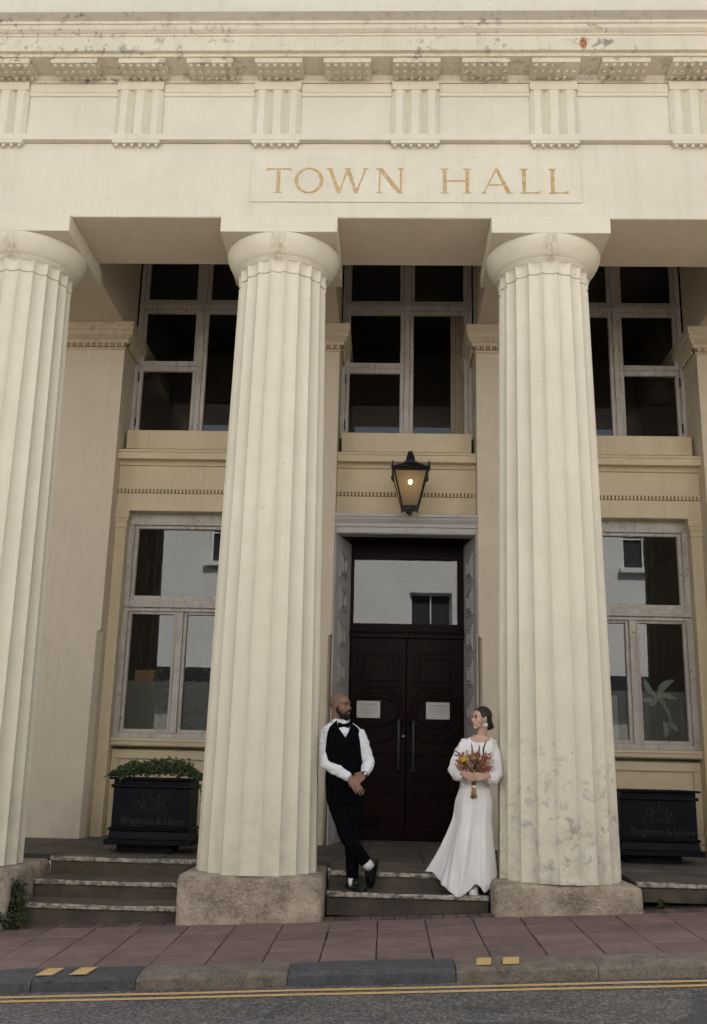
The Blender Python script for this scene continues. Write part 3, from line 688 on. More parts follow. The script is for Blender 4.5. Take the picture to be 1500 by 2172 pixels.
# ---- doorway
DY = 3.30; dxl, dxr = 0.72, 2.09; dc = (dxl + dxr) / 2
lt = hb().prism([(2.885, 4.06), (2.70, 4.06), (2.69, 4.075), (2.69, 4.135), (2.672, 4.14), (2.668, 4.185), (2.655, 4.19), (2.65, 4.20), (2.632, 4.225), (2.625, 4.25), (2.61, 4.255), (2.61, 4.288), (2.885, 4.30)], WP + .003, S - WP - .003).build('door_lintel', M['door_white'], hall)
hb().box(WP + .003, S - WP - .003, 2.886, 3.6, 4.0605, 4.3).build('lintel_core', M['wood'], hall)
for s in (-1, 1):
    # splayed white reveal with sunk coffers
    fxp = WP + .022 if s < 0 else S - WP - .022; bk = dxl - .02 if s < 0 else dxr + .02
    z0, z1 = FLOOR(2.7) - .02, 4.058
    mb = hb(); t = 0.03 * s
    mb.prism([(fxp, 2.69), (bk, DY + .02), (bk + t * 1.5, DY + .02), (fxp + t * 0.66, 2.69)], z0, z1, 'z')
    rv = mb.build('door_reveal', M['door_white'], hall)
    hb().box(*sorted((WP + .002 if s < 0 else S - WP - .002, fxp)), 2.668, 2.80, z0, z1).build('door_frame', M['white'], hall, bevel=0.004)
    dv = Vector((bk - fxp, DY + .02 - 2.69, 0)); Ld = dv.length; dv.normalize(); nv = Vector((-dv.y * s * -1, dv.x * s * -1, 0))
    if nv.x * (-s) < 0: nv = -nv
    for i in range(8):
        zc = 3.72 - 0.43 * i
        if zc < 0.7: break
        cf = hb()
        for q, (hw, hh, th) in enumerate(((0.15, 0.155, 0.022), (0.115, 0.12, 0.020), (0.08, 0.085, 0.018))):
            pr = 0.012 + 0.006 * q
            o_ = Vector((fxp, 2.69, 0)) + dv * (Ld * 0.5)
            for (u0, u1, w0, w1) in ((-hw, hw, hh - th, hh), (-hw, hw, -hh, -hh + th), (-hw, -hw + th, -hh + th, hh - th), (hw - th, hw, -hh + th, hh - th)):
                pts = []
                for dd in (-0.004, pr):
                    for uu, ww in ((u0, w0), (u1, w0), (u1, w1), (u0, w1)):
                        p_ = o_ + dv * uu + nv * dd; pts.append((p_.x, p_.y, zc + ww))
                cf.add(pts, [(0, 1, 2, 3), (4, 5, 6, 7), (0, 1, 5, 4), (1, 2, 6, 5), (2, 3, 7, 6), (3, 0, 4, 7)])
        cf.build('coffer', M['door_white'], rv)
# transom light
mb = hb(); mb.box(dxl - .02, dxr + .02, DY, DY + .1, 3.875, 4.06); mb.box(dxl - .02, dxl + .02, DY, DY + .1, 3.06, 3.874); mb.box(2.03, dxr + .02, DY, DY + .1, 3.06, 3.874); mb.box(dxl - .02, dxr + .02, DY - .002, DY + .1, 3.0, 3.0595)
tl = mb.build('transom_light', M['wood'], hall, bevel=0.004); pane(tl, dxl + .02, 2.03, 3.06, 3.875, DY + .045)
hd = hb().box(dxl - .02, dxr + .02, DY - .03, DY + .1, 2.88, 2.999).build('door_head', M['wood'], hall, bevel=0.004)
hm = hb()
for i in range(34): hm.ell((dxl + .01 + i * (dxr - dxl - .02) / 33, DY - .03, 2.945), (0.017, 0.012, 0.022), None, 8, 6)
tag(hm.build('carved_beads', M['wood'], hd), kind='stuff')
def ering(mb, cx, cz, rx, rz, y, r, yy=0.6, n=40, a0=0, a1=2 * PI):
    pts = []; k = 6; vs = []; fs = []; full = abs(a1 - a0 - 2 * PI) < 1e-6
    for i in range(n + (0 if full else 1)):
        a = a0 + (a1 - a0) * i / n; d = Vector((math.cos(a) * rz, 0, math.sin(a) * rx)).normalized(); p = Vector((cx + rx * math.cos(a), y, cz + rz * math.sin(a)))
        for q in range(k):
            t = 2 * PI * q / k; w = p + d * (r * math.cos(t)) + Vector((0, -1, 0)) * (r * yy * math.sin(t)); vs.append(w)
    m_ = n if full else n + 1
    for i in range(n):
        j = (i + 1) % m_
        for q in range(k): fs.append((i * k + q, i * k + (q + 1) % k, j * k + (q + 1) % k, j * k + q))
    mb.add(vs, fs)
def rect_mould(mb, x0, x1, z0, z1, y, w=0.022, pr=0.016):
    mb.box(x0, x1, y - pr, y + .001, z1 - w, z1); mb.box(x0, x1, y - pr, y + .001, z0, z0 + w); mb.box(x0, x0 + w, y - pr, y + .001, z0 + w, z1 - w); mb.box(x1 - w, x1, y - pr, y + .001, z0 + w, z1 - w)
zb = FLOOR(DY) + 0.005
for s in (-1, 1):
    x0, x1 = (dxl, dc - .004) if s < 0 else (dc + .004, dxr); cx = (x0 + x1) / 2
    d = hb().box(x0, x1, DY, DY + .07, zb, 2.878).build('door', M['wood'], hall, bevel=0.004)
    pn = hb(); rect_mould(pn, x0 + .075, x1 - .075, 2.28, 2.70, DY); rect_mould(pn, x0 + .14, x1 - .14, 2.345, 2.635, DY, .02, .022); pn.box(x0 + .16, x1 - .16, DY - .012, DY + .001, 2.365, 2.615)
    pn.build('door_panel', M['wood'], d, bevel=0.003)
    rg = hb(); ering(rg, cx, 1.95, .318, .33, DY, .016, .35); ering(rg, cx, 1.97, .275, .25, DY, .010, .35); ering(rg, cx, 1.985, .245, .175, DY, .016, .45); rg.build('oval_moulding', M['wood'], d, smooth=True)
    for za, zb2 in ((1.16, 1.50), (0.66, 1.05)):
        pn = hb(); rect_mould(pn, x0 + .075, x1 - .075, za, zb2, DY); pn.box(x0 + .14, x1 - .14, DY - .012, DY + .001, za + .07, zb2 - .07); pn.build('door_panel', M['wood'], d, bevel=0.003)
    hx = dc + s * 0.088
    hh = hb().tube([(hx, DY, 1.885), (hx, DY - .06, 1.885), (hx, DY - .075, 1.85), (hx, DY - .075, 1.33), (hx, DY - .06, 1.295), (hx, DY, 1.295)], 0.016, 10)
    for z in (1.885, 1.295): hh.lathe([(0.035, -0.008), (0.04, 0.0), (0.03, 0.008)], (hx, DY - .008, z), 14)
    hh.build('door_handle', M['handle'], d, smooth=True)
hb().lathe([(0.016, -.01), (0.016, .01)], (dc - .03, DY - .008, 1.70), 12).build('lock_escutcheon', M['white_box'], hall)
room('hallway', dxl - .1, dxr + .1, 2.9, 4.06, 3.45, 6)
# ---- porch floor and steps
pf = hb().add([(X0, 1.2, FLOOR(1.2) - .045), (X1, 1.2, FLOOR(1.2) - .045), (X1, 3.7, FLOOR(3.7) - .045), (X0, 3.7, FLOOR(3.7) - .045)], [(0, 1, 2, 3)]).build('porch_floor', M['bed'], hall, fix=False)
def flag(x0, x1, y0, y1):
    g = 0.004; mb = hb(); vs = []
    for z_ in (-0.06, 0.0):
        for x, y in ((x0 + g, y0 + g), (x1 - g, y0 + g), (x1 - g, y1 - g), (x0 + g, y1 - g)): vs.append((x, y, FLOOR(y) + z_))
    mb.add(vs, [(3, 2, 1, 0), (4, 5, 6, 7), (0, 1, 5, 4), (1, 2, 6, 5), (2, 3, 7, 6), (3, 0, 4, 7)])
    return mb.build('flagstone', M['flag'], pf, bevel=0.004)
bays = {-2: (-2 * S, -S, 0.9), -1: (-S, 0, 1.116), 0: (0, S, 0.632), 1: (S, 2 * S, 0.416), 2: (2 * S, 3 * S, 0.416)}
for x0, x1, ya, yb in ((-2.1, -1.0, 1.26, 2.1), (-1.0, 0.35, 1.26, 2.1), (-4.2, -2.1, 1.26, 2.1), (0.35, 1.55, 1.26, 2.2), (1.55, 2.5, 1.26, 2.2), (2.5, 3.9, 1.26, 2.2), (3.9, 5.4, 1.26, 2.2), (5.4, 7.5, 1.26, 2.2), (-4.2, -2.6, 2.1, 3.6), (-2.6, -1.45, 2.1, 3.6), (-1.45, 0.2, 2.1, 3.6), (0.2, 1.0, 2.2, 3.6), (1.0, 1.9, 2.2, 3.6), (1.9, 2.9, 2.2, 3.6), (2.9, 4.3, 2.2, 3.6), (4.3, 5.6, 2.2, 3.6), (5.6, 7.5, 2.2, 3.6)):
    flag(x0, x1, ya, yb)
def step_run(x0, x1, yf, z, zbot, yback):
    """one stone step with a worn pale nosing"""
    st = hb().box(x0, x1, yf + .022, yback, zbot, z - .004).build('step', M['step'], hall, bevel=0.006)
    n = 60; vs = []; fs = []
    prof = [(0.05, 0.0), (0.012, 0.0), (0.0, -0.010), (0.0, -0.038), (0.012, -0.047), (0.05, -0.047)]; k = len(prof)
    for i in range(n + 1):
        x = x0 + (x1 - x0) * i / n
        wv = -0.006 * math.sin(PI * i / n)
        for q, (dy, dz) in enumerate(prof):
            w = 0.004 * noise.noise((x * 7, z * 9 + q, 0)) + 0.003 * noise.noise((x * 23, z * 9, q)); 
            vs.append((x, yf + dy + (w if q in (2, 3) else 0), z + dz + (w + wv if q < 3 else w * .6)))
    for i in range(n):
        for q in range(k): fs.append((i * k + q, i * k + (q + 1) % k, (i + 1) * k + (q + 1) % k, (i + 1) * k + q))
    fs += [tuple(range(k)), tuple(n * k + q for q in range(k - 1, -1, -1))]
    hb().add(vs, fs).build('nosing', M['nosing'], st, smooth=0.7)
    hb().add([(x0, yf + .051, z - .002), (x1, yf + .051, z - .002), (x1, yback, z - .002 + .036 * (yback - yf) * .6), (x0, yback, z - .002 + .036 * (yback - yf) * .6)], [(0, 1, 2, 3)]).build('tread', M['flag'], st, fix=False)
for b in (-2, -1, 0, 1, 2):
    x0, x1, yt = bays[b]; a, c = x0 + 0.655, x1 - 0.655
    zt = FLOOR(yt)
    step_run(a, c, yt, zt, zt - .17, 1.262)
    lows = {-2: [(0.55, .245), (0.25, .085), (-0.05, -0.07)], -1: [(0.689, .245), (0.317, .085)], 0: [(0.36, .245)], 1: [], 2: []}[b]
    prev = yt
    for yy, z in lows:
        step_run(a, c, yy, z, z - .20, prev + .03); prev = yy
# wall core behind the door frame, so that no light leaks round the doors
hb().box(WP - 0.2, dxl - .021, DY + .025, 3.6, 0.2, 4.3).build('wall', M['wall'], hall)
hb().box(dxr + .021, S - WP + 0.2, DY + .025, 3.6, 0.2, 4.3).build('wall', M['wall'], hall)
hb().box(dxl - .02, dxr + .02, DY + .101, DY + .14, 0.2, 3.0).build('wall', M['wood'], hall)
# vertical blind behind the middle upper window
for i in range(7):
    x = 1.955 + i * 0.033
    hb().box(x, x + 0.028, 3.33 + 0.006 * (i % 2), 3.334 + 0.006 * (i % 2), 5.46, 7.3).build('blind_slat', M['blind'], wins[1])

def text_mesh(body, size, name, mat, parent, loc, extrude=0.0008, align='CENTER', rx=PI / 2):
    cu = bpy.data.curves.new(name, 'FONT'); cu.body = body; cu.size = size; cu.extrude = extrude; cu.align_x = align; cu.resolution_u = 2
    o = bpy.data.objects.new(name, cu); COL.objects.link(o)
    dg = bpy.context.evaluated_depsgraph_get(); me = bpy.data.meshes.new_from_object(o.evaluated_get(dg)); bpy.data.objects.remove(o)
    me.materials.clear(); me.materials.append(mat)
    o = bpy.data.objects.new(name, me); COL.objects.link(o); o.parent = parent; o.rotation_euler = (rx, 0, 0); o.location = loc
    return o

# ================================================================== NOTICES ON THE DOORS
for x0, side in ((0.806, 'left'), (1.646, 'right')):
    x1 = x0 + 0.285; z0, z1 = 1.905, 2.107; cx = (x0 + x1) / 2
    y = DY - 0.036
    s_ = empty('notice_sign', (cx, y, z0))
    tag(s_, 'grey notice plate reading NO ENTRANCE on the door leaf ' + ('behind the groom' if side == 'left' else 'towards the bride'), 'sign', 'notices on the doors')
    MB().box(-.1425, .1425, 0, .006, 0, .202).build('plate', M['sign'], s_, bevel=0.002)
    for a in (-.13, .13):
        for b in (.012, .19): MB().lathe([(0.006, -.0), (0.006, .003)], (a, -.002, b), 8).build('screw', M['iron'], s_)
    text_mesh('NO ENTRANCE', 0.030, 'lettering', M['print'], s_, (0, -.0012, .147))
    for k, ln in enumerate(('Please use the entrance in', 'Bartholomew Square to access', 'Brighton Town Hall')):
        text_mesh(ln, 0.0165, 'lettering', M['print'], s_, (0, -.0012, .112 - .028 * k))

# ================================================================== LANTERN
lan = empty('wall_lantern', (1.41, 2.40, 4.27)); lan.scale = (.95, 1, .96); tag(lan, 'black iron lantern with lit bulb and frosted panes above the door', 'lantern')
def frosted_glass():
    m, t, p = newmat('frosted lantern glass'); t.nodes.remove(p); out = t.nodes['Material Output']
    tr = N(t, 'ShaderNodeBsdfTransparent'); tr.inputs[0].default_value = (0.95, 0.88, 0.75, 1)
    df = N(t, 'ShaderNodeBsdfDiffuse'); df.inputs[0].default_value = (0.30, 0.25, 0.18, 1)
    tl_ = N(t, 'ShaderNodeBsdfTranslucent'); tl_.inputs[0].default_value = (0.60, 0.48, 0.32, 1)
    m1 = t.nodes.new('ShaderNodeMixShader'); m1.inputs[0].default_value = 0.5; t.links.new(df.outputs[0], m1.inputs[1]); t.links.new(tl_.outputs[0], m1.inputs[2])
    m2 = t.nodes.new('ShaderNodeMixShader'); m2.inputs[0].default_value = 0.86; t.links.new(tr.outputs[0], m2.inputs[1]); t.links.new(m1.outputs[0], m2.inputs[2])
    t.links.new(m2.outputs[0], out.inputs[0]); return m
M['lglass'] = frosted_glass()
def emit(name, col, st):
    m, t, p = newmat(name); p.inputs['Base Color'].default_value = (*col, 1); p.inputs['Emission Color'].default_value = (*col, 1); p.inputs['Emission Strength'].default_value = st; return m
M['bulb'] = emit('lit warm bulb', (1.0, 0.76, 0.42), 9)
zb_, zt_, hb_, ht_ = 0.04, 0.475, 0.098, 0.205
fr = MB()
for sx in (-1, 1):
    for sy in (-1, 1): fr.tube([(sx * hb_, sy * hb_, zb_), (sx * ht_, sy * ht_, zt_)], 0.012, 4)
for z, h, r in ((zb_, hb_, .011), (zt_, ht_, .014)):
    for a, b in (((-h, -h), (h, -h)), ((h, -h), (h, h)), ((h, h), (-h, h)), ((-h, h), (-h, -h))): fr.tube([(*a, z), (*b, z)], r, 4)
for sx in (-1, 1):
    for sy in (-1, 1):
        fr.tube([(sx * hb_, sy * hb_, zb_), (sx * hb_ * 1.05, sy * hb_ * 1.05, 0.0)], [.012, .008], 6)
        fr.tube([(sx * .215, sy * .215, .45), (sx * .228, sy * .228, .50), (sx * .222, sy * .222, .545), (sx * .226, sy * .226, .575)], [.016, .018, .008, .012], 6)
fr.build('frame', M['iron'], lan, bevel=0.002)
rf = MB(); h = 0.222
rf.rectloft(0, 0, 0, 0, [(.478, h), (.500, h + .012), (.51, h), (.60, .085), (.615, .085), (.625, .062), (.70, .046), (.735, .033), (.74, .03), (.765, .03), (.77, .022)])
rf.build('roof', M['iron'], lan, bevel=0.003)
for k in range(4):
    c_, s__ = math.cos(k * PI / 2), math.sin(k * PI / 2)
    pts = [(-hb_, -hb_ , zb_), (hb_, -hb_, zb_), (ht_, -ht_, zt_), (-ht_, -ht_, zt_)]
    MB().add([(x * c_ - y * s__, x * s__ + y * c_, z) for x, y, z in pts], [(0, 1, 2, 3)]).build('glass_pane', M['lglass'], lan, fix=False)
MB().ell((0, 0, .375), (.028, .028, .034)).build('bulb', M['bulb'], lan, smooth=True)
MB().tube([(0, 0, .40), (0, 0, .50)], .02, 10).build('lamp_holder', M['iron'], lan)
br = MB().tube([(0, 0.0, .02), (0, .2, -.0), (0, .36, .03), (0, .483, .05)], .014, 8); br.box(-.04, .04, .472, .484, -.02, .14)
br.box(-.10, .10, -.10, .10, .018, .03)
br.build('bracket', M['iron'], lan)

# ================================================================== PLANTERS
M['soil'] = rough_mat('dark soil', (0.03, 0.024, 0.018), (0.012, 0.010, 0.008), 20, 0.95, 0.6, 0.02, 0.1)
def planter(x0, x1, yf, dep, label, top=1.165):
    cx = (x0 + x1) / 2; w = (x1 - x0) / 2; zf = FLOOR(yf + dep / 2)
    p_ = empty('planter', (cx, yf + dep / 2, zf)); tag(p_, label, 'planter', 'black planters in the porch')
    h = dep / 2; H = top - zf; bw, bh = w - .045, h - .045
    b = MB(); b.rectloft(-bw, bw, -bh, bh, [(.135, 0), (H - .02, 0)]); b.build('box', M['planter'], p_, bevel=0.004)
    r_ = MB()
    for a in ((-w, w, -h, -h + .05), (-w, w, h - .05, h), (-w, -w + .05, -h + .05, h - .05), (w - .05, w, -h + .05, h - .05)): r_.box(a[0], a[1], a[2], a[3], H - .022, H)
    r_.build('rim', M['planter'], p_, bevel=0.008, seg=2)
    b = MB(); b.rectloft(-bw, bw, -bh, bh, [(H - .105, .0), (H - .1, .018), (H - .085, .024), (H - .07, .018), (H - .065, 0)]); b.build('upper_bead', M['planter'], p_, smooth=0.8)
    b = MB(); b.rectloft(-bw, bw, -bh, bh, [(.205, 0), (.21, .018), (.225, .024), (.24, .016), (.245, 0)]); b.build('lower_bead', M['planter'], p_, smooth=0.8)
    b = MB(); b.rectloft(-bw, bw, -bh, bh, [(.075, .05), (.125, .05), (.13, .022), (.16, .016), (.204, .006)]); b.build('base', M['planter'], p_, bevel=0.003)
    f = MB().box(-bw + .06, bw - .16, -bh + .06, bh - .06, -.004, .0745); f.build('foot', M['planter'], p_)
    MB().box(-bw + .02, bw - .02, -bh + .02, bh - .02, H - .05, H - .045).build('soil', M['soil'], p_)
    # pavilion emblem and lettering in low relief on the front
    e = MB(); y = -bh - .001; zc = .245 + (H - .345) * .44; k = 0.95
    def dome(cx_, r, hh, zz, sp_h):
        pts = []
        for i in range(13):
            t = i / 12; a = PI * t
            xx = -math.cos(a) * r * (1.12 if 0.12 < t < 0.88 else 0.92); z_ = zz + math.sin(a) ** 0.8 * hh
            if abs(t - .5) < .02: z_ += hh * .45
            elif abs(t - .5) < .1: z_ += hh * .12
            pts.append((cx_ + xx, y, z_))
        e.tube(pts, .0045, 5); e.tube([(cx_, y, zz + hh * 1.4), (cx_, y, zz + hh * 1.4 + sp_h)], [.006, .002], 5)
    dome(0, .065, .075, zc + .03, .055); dome(-.125, .042, .05, zc, .04); dome(.125, .042, .05, zc, .04)
    for sx in (-1, 1):
        e.tube([(sx * .078, y, zc), (sx * .078, y, zc + .085)], .004, 5); e.tube([(sx * .078, y, zc + .085), (sx * .078, y, zc + .12), (sx * .078, y, zc + .15)], [.004, .010, .002], 5)
    e.tube([(-.17, y, zc - .012), (.17, y, zc - .012)], .0045, 5)
    for i in range(9): e.tube([(-.055 + .0138 * i, y, zc), (-.055 + .0138 * i, y, zc + .03)], .0025, 4)
    e.build('emblem', M['planter_line'], p_)
    for wd, xx in (('Brighton', -.125), ('&', .095), ('Hove', .25)):
        text_mesh(wd, 0.098, 'lettering', M['planter_line'], p_, (xx, -bh - .001, .275), 0.0015)
    return p_, cx, yf + dep / 2, w, h, top
pl1 = planter(-1.655, -0.785, 1.42, 0.62, 'black planter filled with trailing green ivy beside the steps')
pl2 = planter(3.545, 4.40, 1.70, 0.60, 'empty black planter standing behind the peeling column')

# leaves: many small two-faced blades
def leaf_mat(name, dark, light):
    m, t, p = newmat(name); v = coords(t); g = t.nodes.new('ShaderNodeNewGeometry')
    c = mix(t, g.outputs['Random Per Island'], dark, light)
    t.links.new(c, p.inputs['Base Color']); p.inputs['Roughness'].default_value = 0.5; p.inputs['Specular IOR Level'].default_value = 0.35; return m
M['ivy'] = leaf_mat('ivy leaf', (0.018, 0.035, 0.012), (0.085, 0.125, 0.045))
M['weed'] = leaf_mat('weed leaf', (0.010, 0.017, 0.006), (0.045, 0.062, 0.020))
def leaf(mb, p, d, n, L, w):
    d = d.normalized(); s_ = d.cross(n)
    if s_.length < 1e-4: s_ = Vector((1, 0, 0))
    s_.normalize(); n = s_.cross(d)
    mb.add([p, p + d * L * .35 + s_ * w - n * w * .2, p + d * L * .75 + s_ * w * .6, p + d * L - n * L * .15, p + d * L * .75 - s_ * w * .6, p + d * L * .35 - s_ * w - n * w * .2, p + d * L * .45 + n * w * .15],
           [(0, 1, 6), (1, 2, 6), (2, 3, 6), (3, 4, 6), (4, 5, 6), (5, 0, 6)])
rl = random.Random(11)
def rv(r=1.0): return Vector((rl.gauss(0, r), rl.gauss(0, r), rl.gauss(0, r)))
_, pcx, pcy, pw, ph, ptop = pl1
ivy = empty('ivy_plant', (pcx, pcy, ptop - .04)); tag(ivy, 'trailing green ivy growing in the black planter', 'plant')
mb = MB(); st = MB()
for i in range(3300):
    u, v_ = rl.uniform(-1, 1), rl.uniform(-1, 1)
    hgt = 0.16 * (1 - abs(u) ** 3.4) * (1 - 0.6 * abs(v_) ** 2.5) * (0.62 + 0.5 * noise.noise((u * 2.6 + 3, v_ * 2, 1.7)) + 0.25) + .02
    p = Vector((u * (pw + .01), v_ * (ph - .005), .045 + hgt * rl.random() ** 0.45))
    d = Vector((u * .8, v_ * .8 - .3, rl.uniform(-.4, .9))) + rv(.6)
    leaf(mb, p, d, Vector((0, -.3, 1)) + rv(.5), rl.uniform(.022, .042), rl.uniform(.008, .016))
def trail(pts, n):
    st.tube(pts, .0022, 4)
    for i in range(n):
        t = rl.random() * (len(pts) - 1); k = int(t); q = Vector(pts[k]).lerp(Vector(pts[k + 1]), t - k)
        leaf(mb, q, rv(1) + Vector((0, -.4, -.2)), Vector((0, -.6, .6)) + rv(.4), rl.uniform(.018, .034), rl.uniform(.007, .012))
trail([(pw - .03, -ph + .05, .07), (pw + .03, -ph + .02, .05), (pw + .07, -ph + .02, -.05), (pw + .09, -ph + .02, -.17)], 46)
trail([(pw - .1, -ph + .05, .1), (pw + .0, -ph + .0, .13), (pw + .06, -ph - .02, .09), (pw + .1, -ph, .03)], 26)
trail([(-pw + .05, -ph + .04, .06), (-pw - .02, -ph + .02, .055), (-pw - .07, -ph, .03)], 6)
trail([(-pw + .2, -ph + .04, .06), (-pw + .15, -ph - .02, .05), (-pw + .12, -ph - .025, -.01)], 8)
for i in range(9):
    x = rl.uniform(-pw * .8, pw * .8); z = .16 + rl.random() * .05; trail([(x, 0, .05), (x + rl.gauss(0, .03), -.05, z), (x + rl.gauss(0, .06), -.08, z + rl.uniform(.02, .05))], 9)
mb.build('leaves', M['ivy'], ivy, fix=False)['kind'] = 'stuff'
st.build('stems', M['ivy'], ivy)
def weed(name, loc, label, n, rx, ry, hz, L=(.02, .045)):
    o = empty(name, loc); tag(o, label, 'plant'); mb = MB(); st = MB()
    for i in range(max(4, n // 28)):
        a = rl.uniform(0, 2 * PI); tip = Vector((math.cos(a) * rx * rl.random(), math.sin(a) * ry * rl.random(), hz * rl.uniform(.45, 1)))
        mid = tip * .5 + Vector((0, 0, hz * .1)); st.tube([(0, 0, -.01), mid, tip], .002, 4)
        for k in range(28):
            t = rl.uniform(.1, 1); p = Vector((0, 0, 0)).lerp(mid, t * 2) if t < .5 else mid.lerp(tip, t * 2 - 1)
            leaf(mb, p + rv(.018), rv(.7) + Vector((0, -.2, .4)), Vector((0, -.5, .8)) + rv(.5), rl.uniform(*L), rl.uniform(.005, .012))
    mb.build('leaves', M['weed'], o, fix=False)['kind'] = 'stuff'; st.build('stems', M['weed'], o); return o
weed('weed_clump', (-2.07, 0.20, PAVE(-2.07, .2)), 'dark green weed clump growing between the stone base and the steps', 900, .13, .13, .38, (.022, .048))
weed('weed_clump', (-2.04, 0.06, PAVE(-2.04, .06)), 'low straggling weed on the pavement under the taller weed clump', 340, .17, .10, .14)
weed('weed_tuft', (3.60, 0.36, PAVE(3.6, .36)), 'tiny weed at the foot of the single step', 56, .05, .03, .05, (.012, .025))
weed('weed_tuft', (4.02, 0.36, PAVE(4.02, .36)), 'leafy weed tuft under the single step by the pavers', 84, .07, .04, .09, (.015, .03))

# ================================================================== THINGS BEHIND THE GLASS
bx = MB().box(-.12, .12, -.1, .1, 0, .14); o = bx.build('cardboard_box', M['box_wood'], None, bevel=0.004); o.location = (-1.86, 3.56, 2.30); tag(o, 'brown box on a stand behind the window above the ivy planter', 'box')
o = MB().box(-.2, .2, -.12, .12, 0, 1.85).build('box_stand', M['room'], None); o.location = (-1.86, 3.60, 0.448); tag(o, 'dark cabinet under the brown box inside the window', 'cabinet')
bush = empty('indoor_bush', (-1.45, 3.62, 0.45)); tag(bush, 'dark flowering bush behind the frosted glass above the ivy planter', 'plant'); mb = MB(); st = MB(); fl = MB(); wf = MB()
st.tube([(0, 0, 0), (.02, 0, 1.0), (0, 0, 1.8)], [.03, .02, .01], 6)
for i in range(900):
    p = Vector((rl.uniform(-.55, .6), rl.uniform(-.12, .12), 1.2 + rl.random() ** 1.4 * .85)); leaf(mb, p, rv(1), rv(1), rl.uniform(.03, .06), rl.uniform(.012, .022))
for i in range(26): fl.ell((rl.uniform(.1, .62), -.15 + rl.uniform(-.02, .02), rl.uniform(1.25, 1.55)), (.022, .018, .02), None, 7, 5)
for i in range(8): wf.ell((rl.uniform(-.2, .2), -.14, rl.uniform(1.3, 2.0)), (.014, .012, .014), None, 7, 5)
mb.build('leaves', M['ivy'], bush, fix=False)['kind'] = 'stuff'; st.build('stem', M['ivy'], bush)
M['redfl'] = plain('red petals', (0.35, 0.02, 0.03), 0.6); M['whfl'] = plain('white petals', (0.6, 0.6, 0.5), 0.6)
tag(fl.build('red_flowers', M['redfl'], bush, smooth=True), kind='stuff'); tag(wf.build('white_flowers', M['whfl'], bush, smooth=True), kind='stuff')
for x, w_, h_, lab in ((3.90, .13, .62, 'tall white carton behind the frosted glass beside the peeling column'), (4.12, .07, .50, 'narrow white carton behind the lily decal')):
    o = MB().box(-w_ / 2, w_ / 2, -.05, .05, 0, h_).build('white_carton', M['white_box'], None, bevel=0.004); o.location = (x, 3.40, 1.622); tag(o, lab, 'carton')
# lily decal on the right window
dm = MB(); dmx, dmz, dy = 4.38, 2.22, 3.118
def petal(a, L, w, cx=0., cz=0.):
    vs = []; n = 10; dx, dz = math.cos(a), math.sin(a)
    for i in range(n + 1):
        t = i / n; ww = w * math.sin(PI * t) ** .8 + .002; b = .12 * L * math.sin(PI * t)
        x = cx + dx * L * t - dz * b; z = cz + dz * L * t + dx * b; vs += [(x - dz * ww, 0, z + dx * ww), (x + dz * ww, 0, z - dx * ww)]
    dm.add(vs, [(2 * i, 2 * i + 1, 2 * i + 3, 2 * i + 2) for i in range(n)])
for a, L, w in ((2.15, .26, .035), (.75, .30, .04), (3.3, .22, .03), (-.12, .24, .028), (4.0, .14, .03), (5.3, .16, .03)): petal(a, L, w)
petal(-1.2, .42, .012); petal(-1.5, .2, .03, .06, -.28); petal(-.7, .16, .03, .10, -.30)
o = dm.build('lily_decal', M['decal'], None, fix=False); o.location = (dmx, dy, dmz); tag(o, 'pale lily decal stuck on the window by the empty planter', 'decal')

# ================================================================== BUILDING ACROSS THE STREET (seen in the reflections)
opp = empty('opposite_building', (1.4, -10.6, -0.3)); tag(opp, 'white stucco terrace across the street with dark shopfront', 'building'); OP = opp.location
ob = HB()
OW = [(x, 4.15, 1.12, 1.75) for x in (-8.5, 2.34, 6.2, 11.0)]; OU = [(x, 6.55, 1.12, 1.65) for x in (-6.8, -3.0, 7.9, 11.4)]
for lst, za, zc in ((OW, 3.75, 6.3), (OU, 6.3, 9.2)):
    xs = [-14.0]
    for x, z, w, h in lst: xs += [x - w / 2, x + w / 2]
    xs.append(16.0)
    for i in range(0, len(xs), 2): ob.box(xs[i], xs[i + 1], -11.2, -10.6, za, zc)
    for x, z, w, h in lst: ob.box(x - w / 2, x + w / 2, -11.2, -10.6, za, z); ob.box(x - w / 2, x + w / 2, -11.2, -10.6, z + h, zc)
ob.build('wall', M['opp_white'], opp)
HB().box(-14, 16, -11.2, -10.45, 9.2, 9.5).build('cornice', M['opp_white'], opp)
HB().box(-14, 16, -11.2, -10.62, -1.2, 2.7).build('shopfront', M['opp_shop'], opp)
for k in range(10): HB().box(-13 + 2.9 * k, -10.75 + 2.9 * k, -10.62, -10.60, 0.55, 2.62).build('shop_window', M['opp_dark'], opp)
HB().box(-14, 16, -11.2, -10.5, 2.7, 3.75).build('fascia', M['opp_dark'], opp)
for x, z, w, h in OW + OU:
    f = HB(); f.box(x - w / 2, x + w / 2, -10.8, -10.74, z, z + .06); f.box(x - w / 2, x + w / 2, -10.8, -10.74, z + h - .06, z + h); f.box(x - w / 2, x - w / 2 + .06, -10.8, -10.74, z + .06, z + h - .06); f.box(x + w / 2 - .06, x + w / 2, -10.8, -10.74, z + .06, z + h - .06)
    f.box(x - .02, x + .02, -10.79, -10.75, z + .06, z + h - .06); f.box(x - w / 2 + .06, x + w / 2 - .06, -10.79, -10.75, z + h / 2 - .02, z + h / 2 + .02)
    wo_ = f.build('window', M['opp_white'], opp); HB().box(x - w / 2, x + w / 2, -10.9, -10.81, z, z + h).build('pane', M['opp_dark'], wo_)
    HB().box(x - w / 2 - .1, x + w / 2 + .1, -10.6, -10.45, z - .12, z).build('sill', M['opp_white'], wo_)

